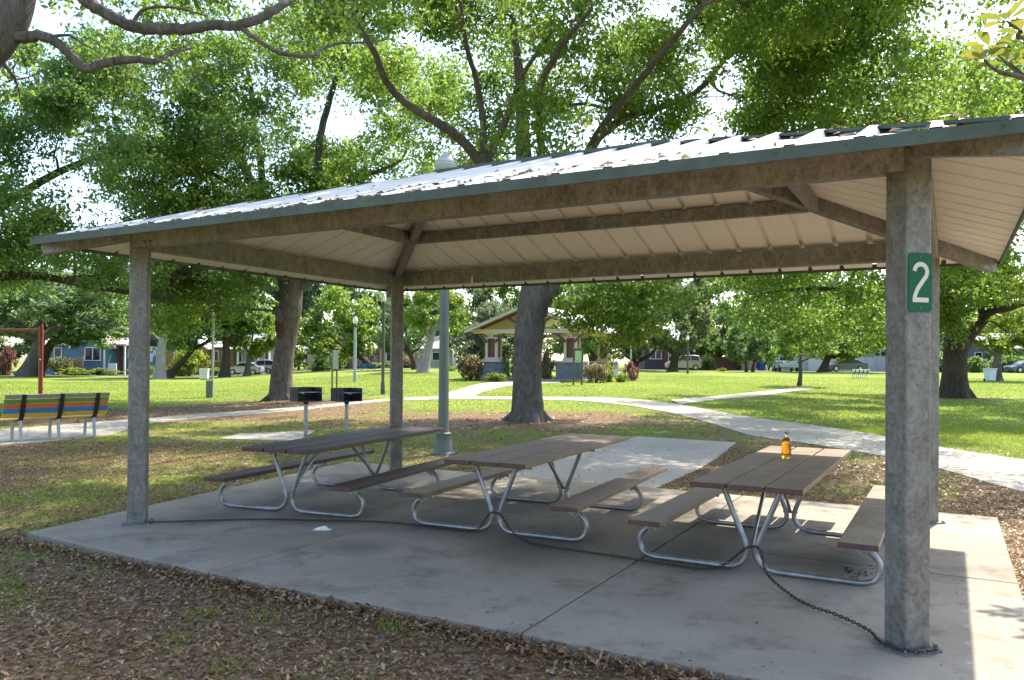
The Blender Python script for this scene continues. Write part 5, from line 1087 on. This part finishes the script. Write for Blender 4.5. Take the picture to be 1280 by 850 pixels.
# ------------------------------------------------------------------ vehicles
rub = simple("tyre_rubber", (0.02, 0.02, 0.02), 0.8); rim_m = simple("wheel_rim", (0.45, 0.45, 0.46), 0.35, 0.7)
tail_m = simple("red_lamp", (0.35, 0.015, 0.01), 0.3); head_m = simple("clear_lamp", (0.75, 0.75, 0.72), 0.2)
def paint(n, c, metal=0.3): m = NT(n); v = m.coord(); m.set(m.ramp(m.noise(v, 2), [(0.3, tuple(np.array(c) * 0.93)), (0.7, c)]), 0.3, metal, 0.5); m.b.inputs["Coat Weight"].default_value = 0.6; return m.m
def car(name, label, cat, loc, rz, L, Wd, body, cabin, wheels, pm, hgt_scale=1.0, tail_z=0.8):
    """body, cabin: side outlines (x forward, z); nose towards +x"""
    t = thing(name, label, cat, loc, rz); w = Wd / 2
    c = MB(); k = len(body); rows = []
    for y, sx, sz in ((-w * 0.93, 0.985, 0.985), (-w, 1, 1.0), (-w * 0.985, 0.995, 1.005), (w * 0.985, 0.995, 1.005), (w, 1, 1.0), (w * 0.93, 0.985, 0.985)): rows.append([(x * sx, y, z * sz if z > 0.4 else z) for x, z in body])
    V = [p_ for r in rows for p_ in r]; F = [(a * k + j, a * k + (j + 1) % k, (a + 1) * k + (j + 1) % k, (a + 1) * k + j) for a in range(5) for j in range(k)]; F += [tuple(range(k)), tuple(5 * k + j for j in range(k))]
    c.add(V, F); bo = c.build("body", pm, t, smooth=True, bevel=0.03)
    c = MB(); kc = len(cabin); zlo, zhi = min(z for _, z in cabin), max(z for _, z in cabin); V = []
    for s_ in (-1, 1): V += [(x, s_ * (w * 0.93 - (z - zlo) / (zhi - zlo) * w * 0.2), z) for x, z in cabin]
    F = [(j, (j + 1) % kc, kc + (j + 1) % kc, kc + j) for j in range(kc)] + [tuple(range(kc)), tuple(kc + j for j in range(kc))]; c.add(V, F); c.build("cabin", pm, t, smooth=True, bevel=0.03)
    cc = np.array(cabin); ctr = cc.mean(0); zin = lambda p_: (p_ - ctr) * np.array([0.86, 0.70]) + ctr
    for s_ in (-1, 1):
        x0, x1 = cc[:, 0].min(), cc[:, 0].max(); xm_ = ctr[0]; poly = np.array([zin(p_) for p_ in cc])
        for lo, hi in ((-9, xm_ - 0.04), (xm_ + 0.04, 9)):
            q_ = np.array([(min(max(a, lo), hi), b) for a, b in poly]); c = MB()
            if q_[:, 0].max() - q_[:, 0].min() < 0.15: continue
            yv = lambda z: s_ * (w * 0.93 - (z - zlo) / (zhi - zlo) * w * 0.2 + 0.008); c.add([(a, yv(b), b) for a, b in q_], [tuple(range(len(q_)))]); c.build("side_window", M['glass_dark'], t, fix=False)
    order = sorted(range(kc), key=lambda j: cc[j][0]); 
    def pane(nm, i0, i1):
        a, b = cc[i0], cc[i1]; nrm = np.array([b[1] - a[1], -(b[0] - a[0])]); nrm = nrm / np.linalg.norm(nrm); nrm = nrm if np.dot(nrm, (a + b) / 2 - ctr) > 0 else -nrm
        a2, b2 = a + (b - a) * 0.12 + nrm * 0.012, a + (b - a) * 0.9 + nrm * 0.012; hw = lambda z: (w * 0.93 - (z - zlo) / (zhi - zlo) * w * 0.2) * 0.88
        c = MB(); c.add([(a2[0], -hw(a2[1]), a2[1]), (a2[0], hw(a2[1]), a2[1]), (b2[0], hw(b2[1]), b2[1]), (b2[0], -hw(b2[1]), b2[1])], [(0, 1, 2, 3)]); c.build(nm, M['glass_dark'], t, fix=False)
    pane("rear_window", 0, 1); pane("windscreen", kc - 1, kc - 2)
    for x in wheels:
        for s_ in (-1, 1):
            c = MB(); r = 0.33
            for p_ in [(r, -0.11), (r, 0.11)]: pass
            ang = np.linspace(0, 2 * np.pi, 21)[:-1]; V = [(x + rr * math.cos(a), s_ * (w - 0.1) + yy, r + rr * math.sin(a)) for rr, yy in ((0.2, -.1), (r - .02, -.11), (r, -.08), (r, .08), (r - .02, .11), (0.2, .1)) for a in ang]
            F = [(a * 20 + j, a * 20 + (j + 1) % 20, (a + 1) * 20 + (j + 1) % 20, (a + 1) * 20 + j) for a in range(5) for j in range(20)]; c.add(V, F); wh = c.build("wheel", rub, t, smooth=True)
            c = MB(); c.add([(x + 0.205 * math.cos(a), s_ * (w - 0.1) + yy, r + 0.205 * math.sin(a)) for yy in (-0.085, 0.085) for a in ang], [tuple(range(20)), tuple(range(39, 19, -1))] + [(j, (j + 1) % 20, 20 + (j + 1) % 20, 20 + j) for j in range(20)]); c.build("rim", rim_m, wh)
    xs = [p_[0] for p_ in body]; xf, xb = max(xs), min(xs)
    for s_ in (-1, 1):
        c = MB(); c.box((xf - 0.06, s_ * w * 0.74, 0.66 * hgt_scale), (0.12, w * 0.3, 0.13)); c.build("headlight", head_m, t, bevel=0.02)
        c = MB(); c.box((xb + 0.05, s_ * w * 0.84, tail_z), (0.12, w * 0.2, 0.2)); c.build("tail_light", tail_m, t, bevel=0.02)
    return t
sedan_b = [(-2.3, 0.32), (-2.32, 0.62), (-2.25, 0.92), (-1.6, 0.98), (0.75, 0.96), (1.6, 0.86), (2.2, 0.70), (2.32, 0.52), (2.28, 0.30), (1.85, 0.24), (-1.8, 0.24)]
sedan_c = [(-2.0, 0.94), (-1.1, 1.38), (-0.2, 1.44), (0.45, 1.36), (1.3, 0.93)]
suv_b = [(-2.2, 0.35), (-2.25, 0.7), (-2.2, 1.02), (0.9, 1.04), (1.9, 0.96), (2.2, 0.8), (2.25, 0.5), (2.2, 0.34), (1.8, 0.28), (-1.8, 0.28)]
suv_c = [(-2.15, 1.0), (-1.95, 1.62), (-1.2, 1.72), (0.2, 1.68), (1.05, 1.0)]
gcar = lambda px, Y: (hx(px, Y), Y, G(hx(px, Y), Y) + 0.015)
car("parked_car", "dark grey sedan parked in front of the pale fence", "car", gcar(1056, 88), math.pi, 4.6, 1.8, [(x * 0.93, z) for x, z in sedan_b], [(x * 0.93, z) for x, z in sedan_c], (-1.35, 1.3), paint("grey_paint", (0.075, 0.08, 0.09)))
car("parked_car", "tan estate car parked before the plum house", "car", gcar(854, 89), math.pi, 4.2, 1.8, [(x * 0.85, z) for x, z in suv_b], [(x * 0.85, z) for x, z in suv_c], (-1.2, 1.2), paint("tan_paint", (0.40, 0.34, 0.28)))
car("parked_car", "silver hatchback behind the small round tree, its front to the left", "car", gcar(307, 89), math.pi, 4.2, 1.8, [(x * 0.85, z) for x, z in sedan_b], [(x * 0.85, z) for x, z in sedan_c], (-1.15, 1.15), paint("silver_paint", (0.45, 0.48, 0.52)))
car("parked_car", "pale blue-grey car parked next to the scarred oak trunk", "car", gcar(326, 91), math.pi, 4.2, 1.8, [(x * 0.85, z) for x, z in suv_b], [(x * 0.85, z * 0.95) for x, z in suv_c], (-1.15, 1.15), paint("blue_grey_paint", (0.40, 0.44, 0.52)))
car("parked_car", "blue car at the right edge beyond the white bin", "car", gcar(1283, 88), math.pi, 4.3, 1.8, [(x * 0.9, z) for x, z in sedan_b], [(x * 0.9, z) for x, z in sedan_c], (-1.25, 1.25), paint("blue_paint", (0.06, 0.10, 0.19)))
pk = car("pickup_truck", "white pickup truck seen from behind between the blue bin and the garage", "pickup", gcar(982, 86), math.radians(80), 5.2, 1.95,
    [(-2.6, 0.45), (-2.62, 0.7), (-2.6, 1.12), (-0.4, 1.14), (1.2, 1.14), (2.4, 1.05), (2.6, 0.8), (2.6, 0.42), (2.0, 0.36), (-2.0, 0.38)], [(-0.7, 1.1), (-0.55, 1.78), (0.3, 1.86), (0.8, 1.78), (1.45, 1.1)], (-1.7, 1.6), paint("white_paint_car", (0.72, 0.74, 0.77), 0.0), 1.1, 0.95)
c = MB(); c.box((-2.68, 0, 0.52), (0.12, 1.8, 0.16)); c.build("bumper", rim_m, pk, bevel=0.02)
c = MB(); c.box((-2.64, 0, 0.86), (0.03, 1.5, 0.36)); c.build("tailgate", paint("tailgate_paint", (0.66, 0.69, 0.74), 0.0), pk, bevel=0.02)

# bins
def bin_(name, label, px, py, Y, w, h, bm, lidm):
    p_ = (hx(px, Y), Y, G(hx(px, Y), Y)); t = thing(name, label, "bin", p_, 0.2); c = MB(); a, b = w / 2 * 0.8, w / 2
    c.add([(-a, -a, 0.05), (a, -a, 0.05), (a, a, 0.05), (-a, a, 0.05), (-b, -b, h), (b, -b, h), (b, b, h), (-b, b, h)], [(0, 1, 2, 3), (4, 5, 6, 7), (0, 1, 5, 4), (1, 2, 6, 5), (2, 3, 7, 6), (3, 0, 4, 7)]); c.build("body", bm, t, bevel=0.02)
    c = MB(); c.box((0, -0.02, h + 0.04), (w * 1.08, w * 1.12, 0.07)); c.build("lid", lidm, t, bevel=0.02)
    for s_ in (-1, 1): c = MB(); c.tube([(s_ * a * 0.9 - 0.04, a, 0.1), (s_ * a * 0.9 + 0.04, a, 0.1)], 0.1, 10); c.build("wheel", rub, t)
bb = simple("blue_plastic", (0.015, 0.07, 0.28), 0.5); wb = simple("white_plastic", (0.70, 0.72, 0.74), 0.5)
bin_("wheelie_bin", "dark blue wheelie bin by the tan board fence", 952, 463, 92, 0.75, 1.15, bb, bb)
bin_("wheelie_bin", "bright blue wheelie bin right beside the white pickup", 970.5, 463, 90, 0.8, 1.3, simple("bright_blue_plastic", (0.02, 0.10, 0.42), 0.5), bb)
bin_("litter_bin", "white litter bin leaning by the grey-brown trunk at the right", 1237.5, 475, 57.5, 0.62, 0.86, wb, wb)
